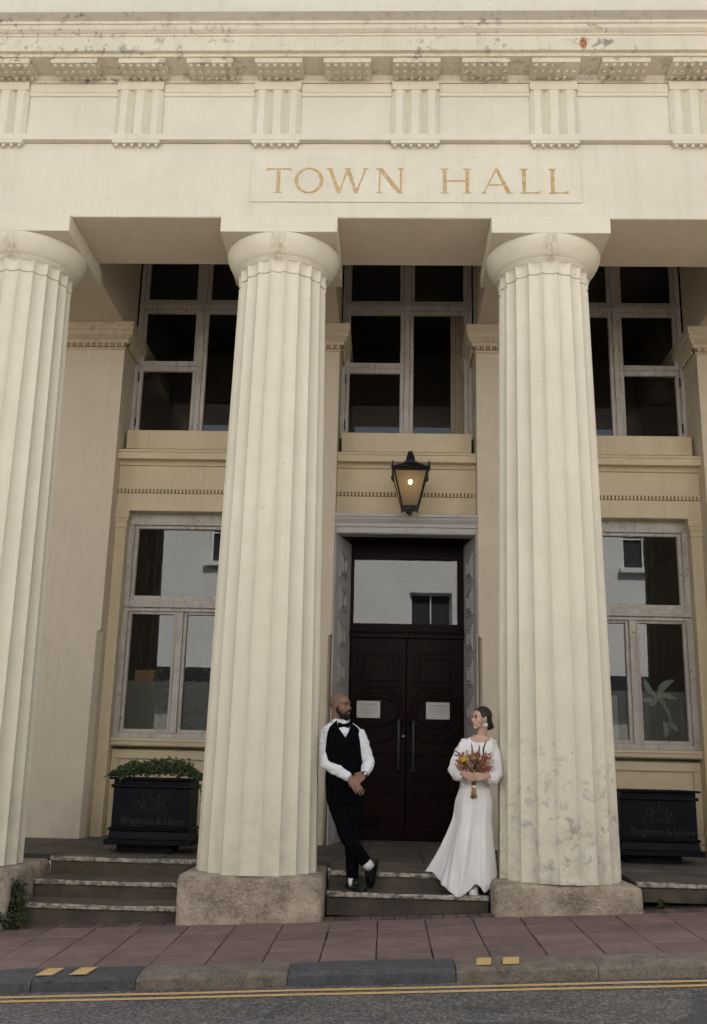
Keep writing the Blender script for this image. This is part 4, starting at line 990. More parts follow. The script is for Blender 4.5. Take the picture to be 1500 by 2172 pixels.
# ================================================================== PEOPLE
def fuse(mb, name, mat, parent, voxel=0.005, smooth=4, disp=None, sfac=0.5):
    """join overlapping closed shapes into one continuous skin; points are in world metres"""
    off = Vector((0, 0, 0)); q = parent
    while q is not None: off += q.location; q = q.parent
    me = bpy.data.meshes.new('tmp'); me.from_pydata([tuple(Vector(v)) for v in mb.v], [], mb.f); me.validate()
    bm = bmesh.new(); bm.from_mesh(me); bmesh.ops.recalc_face_normals(bm, faces=bm.faces); bm.to_mesh(me); bm.free()
    o = bpy.data.objects.new('tmp', me); COL.objects.link(o)
    r_ = o.modifiers.new('r', 'REMESH'); r_.mode = 'VOXEL'; r_.voxel_size = voxel; r_.use_smooth_shade = True
    if smooth:
        s_ = o.modifiers.new('s', 'SMOOTH'); s_.iterations = smooth; s_.factor = sfac
    dg = bpy.context.evaluated_depsgraph_get(); out = bpy.data.meshes.new_from_object(o.evaluated_get(dg)); bpy.data.objects.remove(o)
    out.name = name
    n = len(out.vertices); co = np.empty(n * 3); out.vertices.foreach_get('co', co); co = co.reshape(-1, 3)
    if disp:
        no = np.empty(n * 3); out.vertices.foreach_get('normal', no); no = no.reshape(-1, 3)
        d = np.array([disp(c) for c in co]); co = co + no * d[:, None]
    co = co - np.array(off); out.vertices.foreach_set('co', co.ravel())
    out.polygons.foreach_set('use_smooth', [True] * len(out.polygons))
    out.materials.clear(); out.materials.append(mat); out.update()
    o = bpy.data.objects.new(name, out); COL.objects.link(o); o.parent = parent; return o

def rings(mb, rows, phi, n=28, cap=True):
    """loft of rotated ellipses: rows = [(cx, cy, z, a, b)], squarish for a torso"""
    vs = []; fs = []; c, s_ = math.cos(phi), math.sin(phi)
    for cx, cy, z, a, b in rows:
        for i in range(n):
            t = 2 * PI * i / n; ex = 0.82
            x = a * math.copysign(abs(math.cos(t)) ** ex, math.cos(t)); y = b * math.copysign(abs(math.sin(t)) ** ex, math.sin(t))
            vs.append((cx + x * c - y * s_, cy + x * s_ + y * c, z))
    for j in range(len(rows) - 1):
        for i in range(n): fs.append((j * n + i, j * n + (i + 1) % n, (j + 1) * n + (i + 1) % n, (j + 1) * n + i))
    if cap: fs.append(tuple(range(n - 1, -1, -1))); k = (len(rows) - 1) * n; fs.append(tuple(range(k, k + n)))
    return mb.add(vs, fs)

class Head:
    def __init__(s, c, yaw, pitch=0.0, roll=0.0, sc=(1, 1, 1)):
        s.c = Vector(c); s.M = Matrix.Rotation(yaw, 3, 'Z') @ Matrix.Rotation(-pitch, 3, 'Y') @ Matrix.Rotation(roll, 3, 'X'); s.sc = sc
    def p(s, x, y, z): return s.c + s.M @ Vector((x * s.sc[0], y * s.sc[1], z * s.sc[2]))
    def ell(s, mb, c, r, nu=16, nv=10): mb.ell(s.p(*c), tuple(a * b for a, b in zip(r, s.sc)), s.M, nu, nv)
    def tube(s, mb, pts, rad, n=8): mb.tube([s.p(*q) for q in pts], rad, n)
    def skull(s, mb, fem=False):
        k = 0.92 if fem else 1.0
        s.ell(mb, (-.012, 0, .028), (.098, .076, .092)); s.ell(mb, (.036, 0, .036), (.055, .060, .058))
        s.ell(mb, (.034, 0, -.03), (.058, .057 * k, .07)); s.ell(mb, (.03, 0, -.070), (.054 * k, .050 * k, .040))
        s.ell(mb, (.068, 0, -.097), (.021, .022 * k, .019))
        for y in (-1, 1):
            s.ell(mb, (.050, y * .032, -.026), (.034, .028, .040)); s.ell(mb, (.098, y * .012, -.037), (.012, .008, .008))
            s.ell(mb, (-.006, y * .077, -.008), (.017, .009, .031))
        s.tube(mb, [(.082, 0, .016), (.096, 0, -.008), (.113 if not fem else .110, 0, -.032)], [.009, .010, .0125 if not fem else .010])
        s.tube(mb, [(.074, -.046, .022), (.091, -.018, .026), (.091, .018, .026), (.074, .046, .022)], .010 if not fem else .007)
        s.ell(mb, (.084, 0, -.064), (.014, .026, .016))
    def neck(s, mb, base, r0=.058, r1=.064):
        mb.tube([s.p(-.03, 0, -.02), s.p(-.025, 0, -.085), Vector(base).lerp(s.p(-.025, 0, -.1), .35), base], [r0, r0, r0 * 1.02, r1], 16)

def hand(mb, Wp, F, Np, thumb, curl=(.25, .35, .3), s=1.0, spread=.03):
    Wp = Vector(Wp); F = Vector(F).normalized(); Np = Vector(Np); Np = (Np - F * Np.dot(F)).normalized()
    L = F.cross(Np); L = L if L.dot(Vector(thumb)) > 0 else -L
    kn = [Wp + F * (.088 + d) * s + L * o * s for o, d in ((.031, 0), (.0105, .006), (-.0105, .002), (-.031, -.008))]
    mb.tube([Wp - F * .02 * s, Wp, Wp + F * .04 * s, Wp + F * .085 * s], [(.026 * s, .020 * s), (.027 * s, .019 * s), (.040 * s, .017 * s), (.041 * s, .0125 * s)], 14, up=L)
    for i, (k, ln) in enumerate(zip(kn, (1.0, 1.1, 1.02, .8))):
        a = 0; d = (F + L * (1.5 - i) * spread).normalized(); p = k - d * .012 * s; pts = [p, k]; rr = [.0100 * s, .0095 * s]
        for j, l in enumerate((.043, .027, .022)):
            a += curl[j]; dd = d * math.cos(a) + Np * math.sin(a); k = k + dd * l * ln * s; pts.append(k); rr.append((.0088, .0080, .0062)[j] * s)
        mb.tube(pts, rr, 8)
    b = Wp + F * .022 * s + L * .028 * s; d1 = (F * .75 + L * .6 + Np * .25).normalized(); d2 = (F * .9 + L * .15 + Np * .4).normalized()
    mb.tube([b - d1 * .02 * s, b, b + d1 * .042 * s, b + d1 * .042 * s + d2 * .03 * s], [.014 * s, .0135 * s, .0105 * s, .0075 * s], 8)

def skin_mat(name, base, rough=0.45):
    m, t, p = newmat(name); v = coords(t)
    c = mix(t, ramp(t, nz(t, v, 22, 5), 0.35, 0.7), tuple(x * .88 for x in base), tuple(min(1, x * 1.08) for x in base))
    t.links.new(c, p.inputs['Base Color']); p.inputs['Roughness'].default_value = rough; p.inputs['Specular IOR Level'].default_value = 0.4
    p.inputs['Subsurface Weight'].default_value = 0.08; p.inputs['Subsurface Radius'].default_value = (.012, .005, .003); p.inputs['Subsurface Scale'].default_value = 0.5
    return m
def cloth(name, base, scale=260, bmp=.15, rough=.85, sheen=0.0):
    m, t, p = newmat(name); v = coords(t)
    c = mix(t, ramp(t, nz(t, v, 7, 4), .3, .7), tuple(x * .93 for x in base), base); t.links.new(c, p.inputs['Base Color'])
    p.inputs['Roughness'].default_value = rough; p.inputs['Specular IOR Level'].default_value = .2; p.inputs['Sheen Weight'].default_value = sheen
    b = bump(t, p, nz(t, v, scale, 2), bmp, .001); bump(t, p, nz(t, coords(t, (1, 1, .5)), 26, 4), .35, .006, b); return m
M['skin_m'] = skin_mat('brown skin', (0.205, 0.108, 0.072)); M['skin_f'] = skin_mat('fair skin', (0.50, 0.315, 0.245))
M['shirt'] = cloth('white cotton', (0.66, 0.675, 0.72)); M['black_cloth'] = cloth('black wool', (0.0022, 0.0022, 0.0036), 300, .1, 1.0); M['black_cloth'].node_tree.nodes['Principled BSDF'].inputs['Specular IOR Level'].default_value = .08
M['dress'] = cloth('white chiffon', (0.73, 0.73, 0.735), 320, .08, .7); M['shoe_b'] = plain('black leather', (0.008, 0.008, 0.009), .3, .5, 0, .2, 20)
M['sock'] = plain('white sock', (.6, .6, .62), .9, .1); M['trainer'] = plain('white leather', (.62, .62, .63), .5, .3, 0, .05)
M['hair_d'] = plain('dark brown hair', (0.016, 0.009, 0.007), .4, .45, 0, .4, 60, .4); M['beard'] = plain('black beard', (0.010, 0.007, 0.006), .7, .25, 0, .4, 120, .5)
M['eye'] = plain('eye white', (.15, .135, .125), .3, .5, 0, .02); M['iris'] = plain('dark iris', (.012, .008, .006), .2, .6, 0, .0)
M['lip_f'] = plain('rose lips', (.42, .16, .14), .4, .4, 0, .05); M['lip_m'] = plain('brown lips', (.22, .10, .075), .45, .4, 0, .05)
M['silver'] = plain('silver metal', (.62, .62, .64), .3, .5, 0.8, .05)

def face_bits(H, o, lip, brow, fem):
    for y in (-1, 1):
        e = MB(); H.ell(e, (.082, y * .031, .004), (.0085, .0135, .0075), 10, 8); e2 = HB(); e2.v, e2.f = e.v, e.f; e2.build('eye', M['eye'], o, smooth=True)
        e = HB(); H.ell(e, (.0885, y * .031, .004), (.004, .0065, .0065), 10, 8); e.build('iris', M['iris'], o, smooth=True)
        e = HB(); H.tube(e, [(.088, y * .012, .023), (.091, y * .028, .029), (.076, y * .05, .023)], [.0035, .0045, .002]); e.build('eyebrow', brow, o, smooth=True)
        e = HB(); H.tube(e, [(.088, y * .016, .008), (.0915, y * .03, .0125), (.080, y * .045, .006)], [.0018, .0026, .0018]); e.build('eyelid', brow, o, smooth=True)
    e = HB(); H.ell(e, (.0890, 0, -.0595), (.0095, .021, .0040), 12, 8); H.ell(e, (.0880, 0, -.0675), (.0095, .019, .0045), 12, 8); e.build('lips', lip, o, smooth=True)

# ---------------------------------------------------------------- groom
groom = empty('person', (0.88, 0.50, 0.245)); tag(groom, 'bearded man in black waistcoat and bow tie leaning on the column with crossed legs', 'person')
PH = R(14)                                # chest turned a little towards the bride
TZ = [0.98, 1.05, 1.12, 1.20, 1.28, 1.37, 1.46, 1.555, 1.625, 1.675, 1.715, 1.76]
TA = [.150, .168, .172, .166, .162, .168, .180, .190, .188, .170, .115, .075]
TB = [.105, .118, .120, .114, .112, .116, .122, .122, .115, .098, .078, .066]
def TC(z): return (np.interp(z, [.98, 1.26, 1.5, 1.74], [.792, .785, .765, .740]), np.interp(z, [.98, 1.26, 1.5, 1.74], [.515, .505, .485, .475]))
def trows(off, z0, z1, n=16):
    out = []
    for i in range(n + 1):
        z = z0 + (z1 - z0) * i / n; cx, cy = TC(z); out.append((cx, cy, z, np.interp(z, TZ, TA) + off, np.interp(z, TZ, TB) + off))
    return out
shL, shR = (.606, .475, 1.605), (.912, .475, 1.605)
elL, elR = (.610, .435, 1.345), (1.003, .475, 1.36)
wrL, wrR = (.838, .315, 1.222), (.972, .345, 1.262)
HM = Head((.728, .462, 1.872), R(-30), R(2), 0, (1.0, 1.0, 1.06))
b = MB(); HM.skull(b); HM.neck(b, (.738, .485, 1.70), .060, .070)
rings(b, trows(-.012, 1.0, 1.71), PH)
for sh, el, wr in ((shL, elL, wrL), (shR, elR, wrR)):
    b.tube([sh, Vector(sh).lerp(Vector(el), .5), el], [.052, .048, .040], 14); b.tube([el, Vector(el).lerp(Vector(wr), .4), wr], [.040, .040, .027], 14)
hand(b, wrL, (.62, -.22, -.76), (-.1, 1, -.1), (1, 0, .3), (.2, .3, .25), 1.02)
hand(b, wrR, (-.70, -.42, -.58), (-.1, .9, -.45), (-.2, -.2, 1), (.3, .45, .35), 1.02)
hipL, hipR = (.705, .515, 1.06), (.875, .515, 1.06)
knL, knR = (.815, .425, .715), (.868, .500, .68)
anL, anR = (1.010, .455, .475), (.872, .545, .345)
for hp, kn_, an_ in ((hipL, knL, anL), (hipR, knR, anR)):
    b.tube([hp, kn_, an_], [.072, .052, .038], 12)
b.tube([anR, (.895, .49, .285), (.95, .42, .272)], [.028, .022, .016], 10); b.tube([anL, (1.055, .515, .43), (1.045, .55, .33)], [.028, .020, .014], 10)
gb = fuse(b, 'body', M['skin_m'], groom, .0042, 3, sfac=.45)
face_bits(HM, gb, M['lip_m'], M['beard'], False)
bd = MB()
for y in (-1, 1):
    HM.tube(bd, [(.004, y * .0690, -.012), (.012, y * .0655, -.05), (.04, y * .052, -.083), (.072, y * .026, -.100)], [.010, .016, .021, .024], 10)
    HM.tube(bd, [(.095, y * .004, -.0475), (.091, y * .020, -.054), (.078, y * .032, -.072), (.070, y * .033, -.092)], [.0075, .0075, .010, .014], 8)
HM.ell(bd, (.066, 0, -.106), (.036, .036, .026)); HM.ell(bd, (.084, 0, -.092), (.017, .018, .015)); HM.ell(bd, (.035, 0, -.100), (.04, .044, .022))
fuse(bd, 'beard', M['beard'], gb, .004, 3)
# cropped hair: a skin-tight cap over the skull
def crop_hair(H, name, mat, parent):
    c = MB(); H.ell(c, (-.014, 0, .031), (.0985, .0765, .0915), 24, 16); o = fuse(c, name, mat, parent, .006, 1); return o
M['stubble'] = plain('cropped stubble', (0.150, 0.098, 0.070), .6, .3, 0, .12, 160)
crop_hair(HM, 'cropped_hair', M['stubble'], gb)
def wr_s(c):
    x, y, z = c
    q = noise.noise((x * 9, y * 9, z * 30)) * .007 + noise.noise((x * 24 + z * 26, y * 24, z * 34 - x * 22)) * .0055
    arm = 1.0 if (x < .66 or x > .95 or (z < 1.33)) else .25
    return q * arm
s_ = MB(); rings(s_, trows(.0, 1.02, 1.715), PH)
for sh, el, wr in ((shL, elL, wrL), (shR, elR, wrR)):
    S0, E0, W0 = Vector(sh), Vector(el), Vector(wr); ins = Vector((.765, .485, 1.60))
    s_.tube([S0.lerp(ins, .5), S0, S0.lerp(E0, .3), S0.lerp(E0, .7), E0, E0.lerp(W0, .3), E0.lerp(W0, .75), E0.lerp(W0, .93)], [.066, .070, .066, .060, .057, .055, .045, .041], 18)
    s_.tube([E0.lerp(W0, .86), E0.lerp(W0, 1.0)], [.039, .037], 16)
shirt = fuse(s_, 'shirt', M['shirt'], groom, .0055, 4, wr_s)
cl = HB(); n = 30; vs = []
nb = Vector((.738, .474, 1.728)); CPH = R(14)     # folded collar
for i in range(n + 1):
    a = -PI / 2 + R(14) + 2 * PI * i / n; gap = min(i, n - i) / n
    for k, (dz, r) in enumerate(((.040, .064), (.044, .068), (-.012 - (.035 if gap < .1 else 0), .083 + (.004 if gap < .1 else 0)))):
        vs.append((nb.x + r * math.cos(a) * 1.05, nb.y + r * math.sin(a) * .98, nb.z + dz - (.030 if math.sin(a) < 0 else 0) * max(0, -math.sin(a))))
cl.add(vs, [(3 * i + k, 3 * i + 3 + k, 3 * i + 4 + k, 3 * i + 1 + k) for i in range(n) for k in (0, 1)])
c_ = cl.build('collar', M['shirt'], shirt, smooth=True, fix=False); so_ = c_.modifiers.new('t', 'SOLIDIFY'); so_.thickness = .004
# waistcoat: a shell over the chest with V neck and arm holes
def waistcoat():
    nt_, nz_ = 360, 60; z0 = 1.155; vs = []; fs = []
    c, s__ = math.cos(PH), math.sin(PH); ex = .82
    for j in range(nz_ + 1):
        for i in range(nt_):
            t = 2 * PI * i / nt_; fr_ = -math.sin(t); xl = .19 * abs(math.cos(t)) ** ex
            if fr_ > 0: zt = np.interp(xl, [0, .100, .128, .150, .168, .182, .19], [1.580, 1.738, 1.712, 1.62, 1.52, 1.455, 1.44])
            else: zt = np.interp(xl, [0, .10, .128, .150, .168, .182, .19], [1.745, 1.742, 1.712, 1.62, 1.52, 1.455, 1.44])
            z = z0 + (zt - z0) * j / nz_
            if j < 6 and fr_ > .75: z -= .030 * (1 - j / 6) * (1 - abs(abs(math.cos(t)) - .25) * 2.2)   # pointed hem
            cx, cy = TC(z); A = np.interp(z, TZ, TA) + .012; B = np.interp(z, TZ, TB) + .013
            x = A * math.copysign(abs(math.cos(t)) ** ex, math.cos(t)); y = B * math.copysign(abs(math.sin(t)) ** ex, math.sin(t))
            vs.append((cx + x * c - y * s__, cy + x * s__ + y * c, z))
    for j in range(nz_):
        for i in range(nt_): fs.append((j * nt_ + i, j * nt_ + (i + 1) % nt_, (j + 1) * nt_ + (i + 1) % nt_, (j + 1) * nt_ + i))
    h = HB(); h.add(vs, fs); o = h.build('waistcoat', M['black_cloth'], groom, smooth=True, fix=False); m_ = o.modifiers.new('t', 'SOLIDIFY'); m_.thickness = .006; m_.offset = -0.6; return o
wc = waistcoat()
bt = HB(); fv = Vector((math.sin(R(14)), -math.cos(R(14)), 0)); rv_ = Vector((math.cos(R(14)), math.sin(R(14)), 0)); bc = Vector((.746, .472, 1.690)) + fv * .090
for sgn in (-1, 1):
    bt.tube([bc, bc + rv_ * sgn * .022, bc + rv_ * sgn * .055], [(.011, .010), (.020, .011), (.029, .007)], 12, up=(0, 0, 1))
bt.ell(bc, (.013, .012, .015)); bt.build('bow_tie', M['black_cloth'], groom, smooth=True)
def wr_t(c):
    x, y, z = c; k = 1.0 if z < .85 else .5
    return (noise.noise((x * 14, y * 14, z * 16)) * .005 + noise.noise((x * 30, y * 30, z * 34 + x * 20)) * .0025) * k
tr = MB(); rings(tr, trows(.009, 1.0, 1.20, 6), PH)
for hp, kn_, an_, e in ((hipL, knL, anL, .93), (hipR, knR, anR, .97)):
    H0, K0, A0 = Vector(hp), Vector(kn_), Vector(an_)
    tr.tube([H0 + Vector((0, 0, .07)), H0, H0.lerp(K0, .35), K0.lerp(H0, .2), K0, K0.lerp(A0, .35), K0.lerp(A0, .8), K0.lerp(A0, e)], [.080, .096, .088, .073, .069, .066, .056, .056], 20)
fuse(tr, 'trousers', M['black_cloth'], groom, .006, 4, wr_t)
def shoe(parent, heel, toe, up, mat, name, w=.042, h=.07, white=False):
    """a laced shoe: sole, upper with heel counter and toe cap"""
    H0, T0 = Vector(heel), Vector(toe); d = (T0 - H0); L = d.length; d.normalize(); u = Vector(up); u = (u - d * u.dot(d)).normalized(); s__ = d.cross(u)
    m_ = MB(); st_ = [(-.02, .026, .052), (.02, .034, .060), (.09, .036, .062), (.15, .040, .046), (.21, .043, .034), (.25, .038, .028), (.285, .020, .018)]
    k = L / .285
    m_.tube([H0 + d * x * k + u * (hh * .5 + .006) for x, ww, hh in st_], [(hh * .55, ww * w / .042) for x, ww, hh in st_], 16, up=u)
    m_.tube([H0 + d * .035 * k + u * .03, H0 + d * .045 * k + u * h * .7, H0 + d * .045 * k + u * h], [.040, .043, .043], 16); m_.tube([H0 + d * .05 * k + u * h * .8, H0 + d * .12 * k + u * .055, H0 + d * .17 * k + u * .042], [.036, .034, .030], 14)
    o = fuse(m_, name, mat, parent, .0045, 3)
    so_ = HB(); vs = []; n = 14; out = []
    prof = [(-.025, .0), (-.015, .026), (.04, .036), (.10, .034), (.17, .044), (.23, .044), (.27, .032), (.292, 0)]
    pts = [(x, y) for x, y in prof] + [(x, -y) for x, y in prof[-2:0:-1]]
    for zz in (-.010, .012):
        for x, y in pts: vs.append(H0 + d * x * k + s__ * y * (w / .042) * 1.04 + u * zz)
    n = len(pts); so_.add(vs, [tuple(range(n - 1, -1, -1)), tuple(range(n, 2 * n)), *[(i, (i + 1) % n, n + (i + 1) % n, n + i) for i in range(n)]]); so_.build('sole', mat, o)
    return o
shoe(groom, (.845, .605, .262), (.985, .390, .262), (0, 0, 1), M['shoe_b'], 'shoe', .046, .085)
shoe(groom, (1.085, .520, .495), (1.030, .565, .268), (-.75, -.55, .1), M['shoe_b'], 'shoe', .046, .075)
sk = HB(); sk.tube([Vector(anL).lerp(Vector(knL), .1), Vector(anL) + Vector((.025, .02, -.03))], [.047, .046], 14); sk.build('sock', M['sock'], groom, smooth=True)
sk = HB(); sk.tube([Vector(anR) + Vector((0, 0, .03)), Vector(anR) + Vector((0, -.01, -.035)), Vector(anR) + Vector((0.01, -.03, -.065))], [.036, .038, .036], 14); sk.build('sock', M['sock'], groom, smooth=True)
wv = (Vector(wrR) - Vector(elR)).normalized(); wc_ = Vector(wrR) + wv * .012
w_ = HB(); w_.tube([wc_ - wv * .011, wc_ + wv * .011], [.0295, .0295], 18); wt = w_.build('watch', M['black_cloth'], groom, smooth=True)
w_ = HB(); fn = Vector((.35, -.85, .35)).normalized(); w_.tube([wc_ + fn * .024, wc_ + fn * .036], [.018, .017], 18); w_.build('watch_face', M['silver'], wt, smooth=True)

# ---------------------------------------------------------------- bride
bride = empty('person', (1.97, 0.50, 0.245)); tag(bride, 'woman in long white dress with dark bun leaning on the peeling column', 'person')
BPH = R(-4)
BZ = [1.00, 1.08, 1.16, 1.22, 1.30, 1.38, 1.44, 1.50, 1.555, 1.59, 1.62, 1.645]
BA = [.150, .150, .132, .124, .130, .142, .148, .150, .148, .128, .082, .058]
BB = [.110, .110, .100, .094, .100, .112, .116, .108, .094, .078, .062, .052]
def BC(z): return (np.interp(z, [1.0, 1.2, 1.45, 1.645], [1.985, 1.985, 2.018, 2.040]), np.interp(z, [1.0, 1.2, 1.645], [.535, .53, .50]))
def brows(off, z0, z1, n=16):
    out = []
    for i in range(n + 1):
        z = z0 + (z1 - z0) * i / n; cx, cy = BC(z); out.append((cx, cy, z, np.interp(z, BZ, BA) + off, np.interp(z, BZ, BB) + off))
    return out
bsL, bsR = (1.893, .505, 1.555), (2.150, .500, 1.552)
beL, beR = (1.805, .47, 1.315), (2.165, .455, 1.285)
bwL, bwR = (1.852, .300, 1.290), (2.088, .305, 1.270)
HF = Head((2.040, .470, 1.780), R(-150), R(4), R(3), (.89, .89, .88))
b = MB(); HF.skull(b, True); HF.neck(b, (2.04, .495, 1.60), .046, .056)
rings(b, brows(-.004, 1.02, 1.632), BPH)
for sh, el, wr in ((bsL, beL, bwL), (bsR, beR, bwR)):
    b.tube([sh, Vector(sh).lerp(Vector(el), .5), el], [.040, .036, .031], 12); b.tube([el, Vector(el).lerp(Vector(wr), .4), wr], [.031, .030, .021], 12)
hand(b, bwL, (.90, -.20, -.34), (.30, .92, .1), (.3, 0, 1), (.25, .45, .4), .92)
hand(b, bwR, (-.96, -.22, -.06), (-.30, .92, 0), (-.1, 0, 1), (.25, .45, .4), .92)
for hp, an_ in (((1.90, .53, 1.0), (1.90, .52, .34)), ((2.06, .53, 1.0), (1.975, .53, .34))): b.tube([hp, Vector(hp).lerp(Vector(an_), .5), an_], [.075, .05, .032], 12)
fb = fuse(b, 'body', M['skin_f'], bride, .0042, 3, sfac=.45)
face_bits(HF, fb, M['lip_f'], M['hair_d'], True)
h_ = MB(); HF.ell(h_, (-.028, 0, .040), (.100, .085, .099), 24, 16); HF.ell(h_, (-.075, 0, -.03), (.040, .062, .060))
for i in range(9):       # swept-back locks over the temples, parted in the middle
    t = i / 8
    for y in (-1, 1): HF.tube(h_, [(.062 - .03 * t, y * (.010 + .012 * t), .098 - .004 * t), (.040 - .045 * t, y * (.055 + .014 * t), .072 - .02 * t), (-.02 - .03 * t, y * (.080), .030 - .01 * t), (-.085, y * .055, -.022)], [.011, .0135, .0135, .012], 7)
for i in range(16):      # coiled bun low at the nape
    a = 2 * PI * i / 16; HF.ell(h_, (-.108 + .012 * math.sin(3 * a), .036 * math.cos(a), -.052 + .036 * math.sin(a)), (.024, .021, .021), 10, 8)
HF.ell(h_, (-.112, 0, -.052), (.036, .036, .036))
hair = fuse(h_, 'hair', M['hair_d'], bride, .004, 2, lambda c: noise.noise((c[0] * 60, c[1] * 60, c[2] * 22)) * .003)
hw = HB()
for k in range(4): HF.tube(hw, [(-.12, .01 * k - .04, -.02 + .01 * k), (-.145, .012 * k - .05, -.01 + .008 * k), (-.160 - .006 * (k % 3), .014 * k - .05, -.018 + .01 * k)], [.0016, .0012, .0006], 4)
hw.build('loose_strand', M['hair_d'], hair)
for y in (-1, 1):
    e = HB(); c0 = HF.p(.0, y * .083, -.062); vs = []
    for i in range(20):
        a = 2 * PI * i / 20 + PI / 2
        for j in range(6):
            q = 2 * PI * j / 6; rr = .016 + (.0065 if math.sin(a) < 0 else .0035) * math.cos(q); vs.append(c0 + Vector((rr * math.cos(a), .004 * math.sin(q), rr * math.sin(a))))
    e.add(vs, [(i * 6 + j, i * 6 + (j + 1) % 6, ((i + 1) % 20) * 6 + (j + 1) % 6, ((i + 1) % 20) * 6 + j) for i in range(20) for j in range(6)]); e.tube([c0 + Vector((0, 0, .019)), HF.p(0, y * .082, -.03)], .002, 5)
    e.ell(c0 + Vector((0, 0, -.004)), (.008, .003, .008), None, 10, 6); e.build('earring', M['silver'], fb, smooth=True)
# bodice, puffed sleeves
def wr_d(c):
    x, y, z = c
    return noise.noise((x * 16 + z * 8, y * 16, z * 10)) * .005 + noise.noise((x * 44, y * 44, z * 13)) * .0035
def bodice():
    nt_, nr = 120, 50; vs = []; fs = []; c, q = math.cos(BPH), math.sin(BPH)
    for j in range(nr + 1):
        for i in range(nt_):
            t = 2 * PI * i / nt_; lat = abs(math.cos(t)); front = max(0, -math.sin(t))
            zt = 1.562 + .052 * min(1, (lat / .80)) ** 2.2 if math.sin(t) < 0 else 1.585 + .028 * min(1, lat / .8) ** 2
            z = 1.165 + (zt - 1.165) * j / nr; cx, cy = BC(z); A = np.interp(z, BZ, BA) + .007; B = np.interp(z, BZ, BB) + .007; ex = .82
            f = noise.noise((math.degrees(t) * .12, z * 3, 4.2)) * .003 * (1 - j / nr)
            x = (A + f) * math.copysign(abs(math.cos(t)) ** ex, math.cos(t)); y = (B + f) * math.copysign(abs(math.sin(t)) ** ex, math.sin(t))
            vs.append((cx + x * c - y * q, cy + x * q + y * c, z))
    for j in range(nr):
        for i in range(nt_): fs.append((j * nt_ + i, j * nt_ + (i + 1) % nt_, (j + 1) * nt_ + (i + 1) % nt_, (j + 1) * nt_ + i))
    h2 = HB(); h2.add(vs, fs); o = h2.build('bodice', M['dress'], bride, smooth=True, fix=False); m_ = o.modifiers.new('t', 'SOLIDIFY'); m_.thickness = .004; m_.offset = -.5; return o
bodice()
for sh, el, wr in ((bsL, beL, bwL), (bsR, beR, bwR)):
    S0, E0, W0 = Vector(sh), Vector(el), Vector(wr); ins = Vector((2.02, .505, 1.535)); sl_ = MB()
    dn = Vector((0, 0, -.022)); ou = Vector((-.012 if sh is bsL else .010, 0, 0))
    sl_.tube([S0.lerp(ins, .42), S0 + Vector((0, 0, .002)), S0.lerp(E0, .28) + ou, S0.lerp(E0, .62) + ou, E0.lerp(S0, .1) + ou + dn, E0.lerp(W0, .35) + dn * 1.2, E0.lerp(W0, .7) + dn, E0.lerp(W0, .90), E0.lerp(W0, .97)], [.044, .050, .053, .057, .066, .066, .056, .036, .028], 22)
    fuse(sl_, 'sleeve', M['dress'], bride, .005, 3, lambda c: wr_d(c) * 1.6)
# skirt: pleated cone from the waist to a wavering hem that spills over the step
def skirt():
    nt_, nr = 180, 60; wz = 1.205; cx, cy = BC(wz)
    hem = [(-90, 1.845, .352, .232), (-112, 1.80, .350, .228), (-128, 1.735, .395, .275), (-150, 1.670, .500, .330), (-172, 1.585, .640, .402), (-180, 1.535, .660, .404), (-190, 1.66, .70, .408), (-225, 1.82, .80, .412), (-270, 2.0, .86, .414), (-315, 2.13, .80, .412), (-350, 2.185, .64, .406), (-372, 2.17, .54, .400), (-392, 2.115, .44, .315), (-412, 2.065, .385, .262), (-432, 2.00, .385, .330), (-440, 1.965, .380, .335), (-446, 1.92, .370, .285), (-450, 1.845, .352, .232)]
    A = np.array([-h[0] for h in hem], float); HX = np.array([h[1] for h in hem]); HY = np.array([h[2] for h in hem]); HZ = np.array([h[3] for h in hem])
    vs = []; fs = []
    for j in range(nr + 1):
        s__ = j / nr
        for i in range(nt_):
            deg = 90 + 360 * i / nt_; a = -R(deg)
            hx, hy, hz = np.interp(deg, A, HX), np.interp(deg, A, HY), np.interp(deg, A, HZ)
            wx, wy = cx + .134 * math.cos(a), cy + .103 * math.sin(a)
            # hips swell first, then straight fall
            lf = math.exp(-((deg - 172) / 34) ** 2); k = s__ ** (0.97 + 0.7 * lf); hipb = .020 * math.sin(PI * min(1, s__ / .42)) ** 2 if s__ < .42 else 0
            x = wx + (hx - wx) * k + hipb * math.cos(a); y = wy + (hy - wy) * k + hipb * math.sin(a); z = wz + (hz - wz) * s__
            kn = .030 * math.exp(-((deg - 100) / 26) ** 2 - ((s__ - .56) / .22) ** 2)
            f = kn + (noise.noise((deg * .045, s__ * .8, 2.1)) * 1.0 + noise.noise((deg * .10 + s__ * 1.2, s__ * .9, 7.7)) * .6) * (.002 + .024 * s__ ** 1.1)
            g = noise.noise((deg * .5, s__ * 1.5, 1.1)) * .004 * (1 - s__)
            x += (f + g) * math.cos(a); y += (f + g) * math.sin(a)
            if y > .625 and z < FLOOR(y) + .008: z = FLOOR(y) + .008
            vs.append((x, y, z))
    for j in range(nr):
        for i in range(nt_): fs.append((j * nt_ + i, (j + 1) * nt_ + i, (j + 1) * nt_ + (i + 1) % nt_, j * nt_ + (i + 1) % nt_))
    o = HB().add(vs, fs); 
    h2 = HB(); h2.v, h2.f = o.v, o.f
    o = h2.build('skirt', M['dress'], bride, smooth=True, fix=True); m_ = o.modifiers.new('t', 'SOLIDIFY'); m_.thickness = .003; return o
skirt()
shoe(bride, (1.985, .575, .258), (1.945, .372, .258), (0, 0, 1), M['trainer'], 'shoe', .040, .075)
shoe(bride, (1.885, .555, .258), (1.800, .385, .258), (0, 0, 1), M['trainer'], 'shoe', .038, .075)

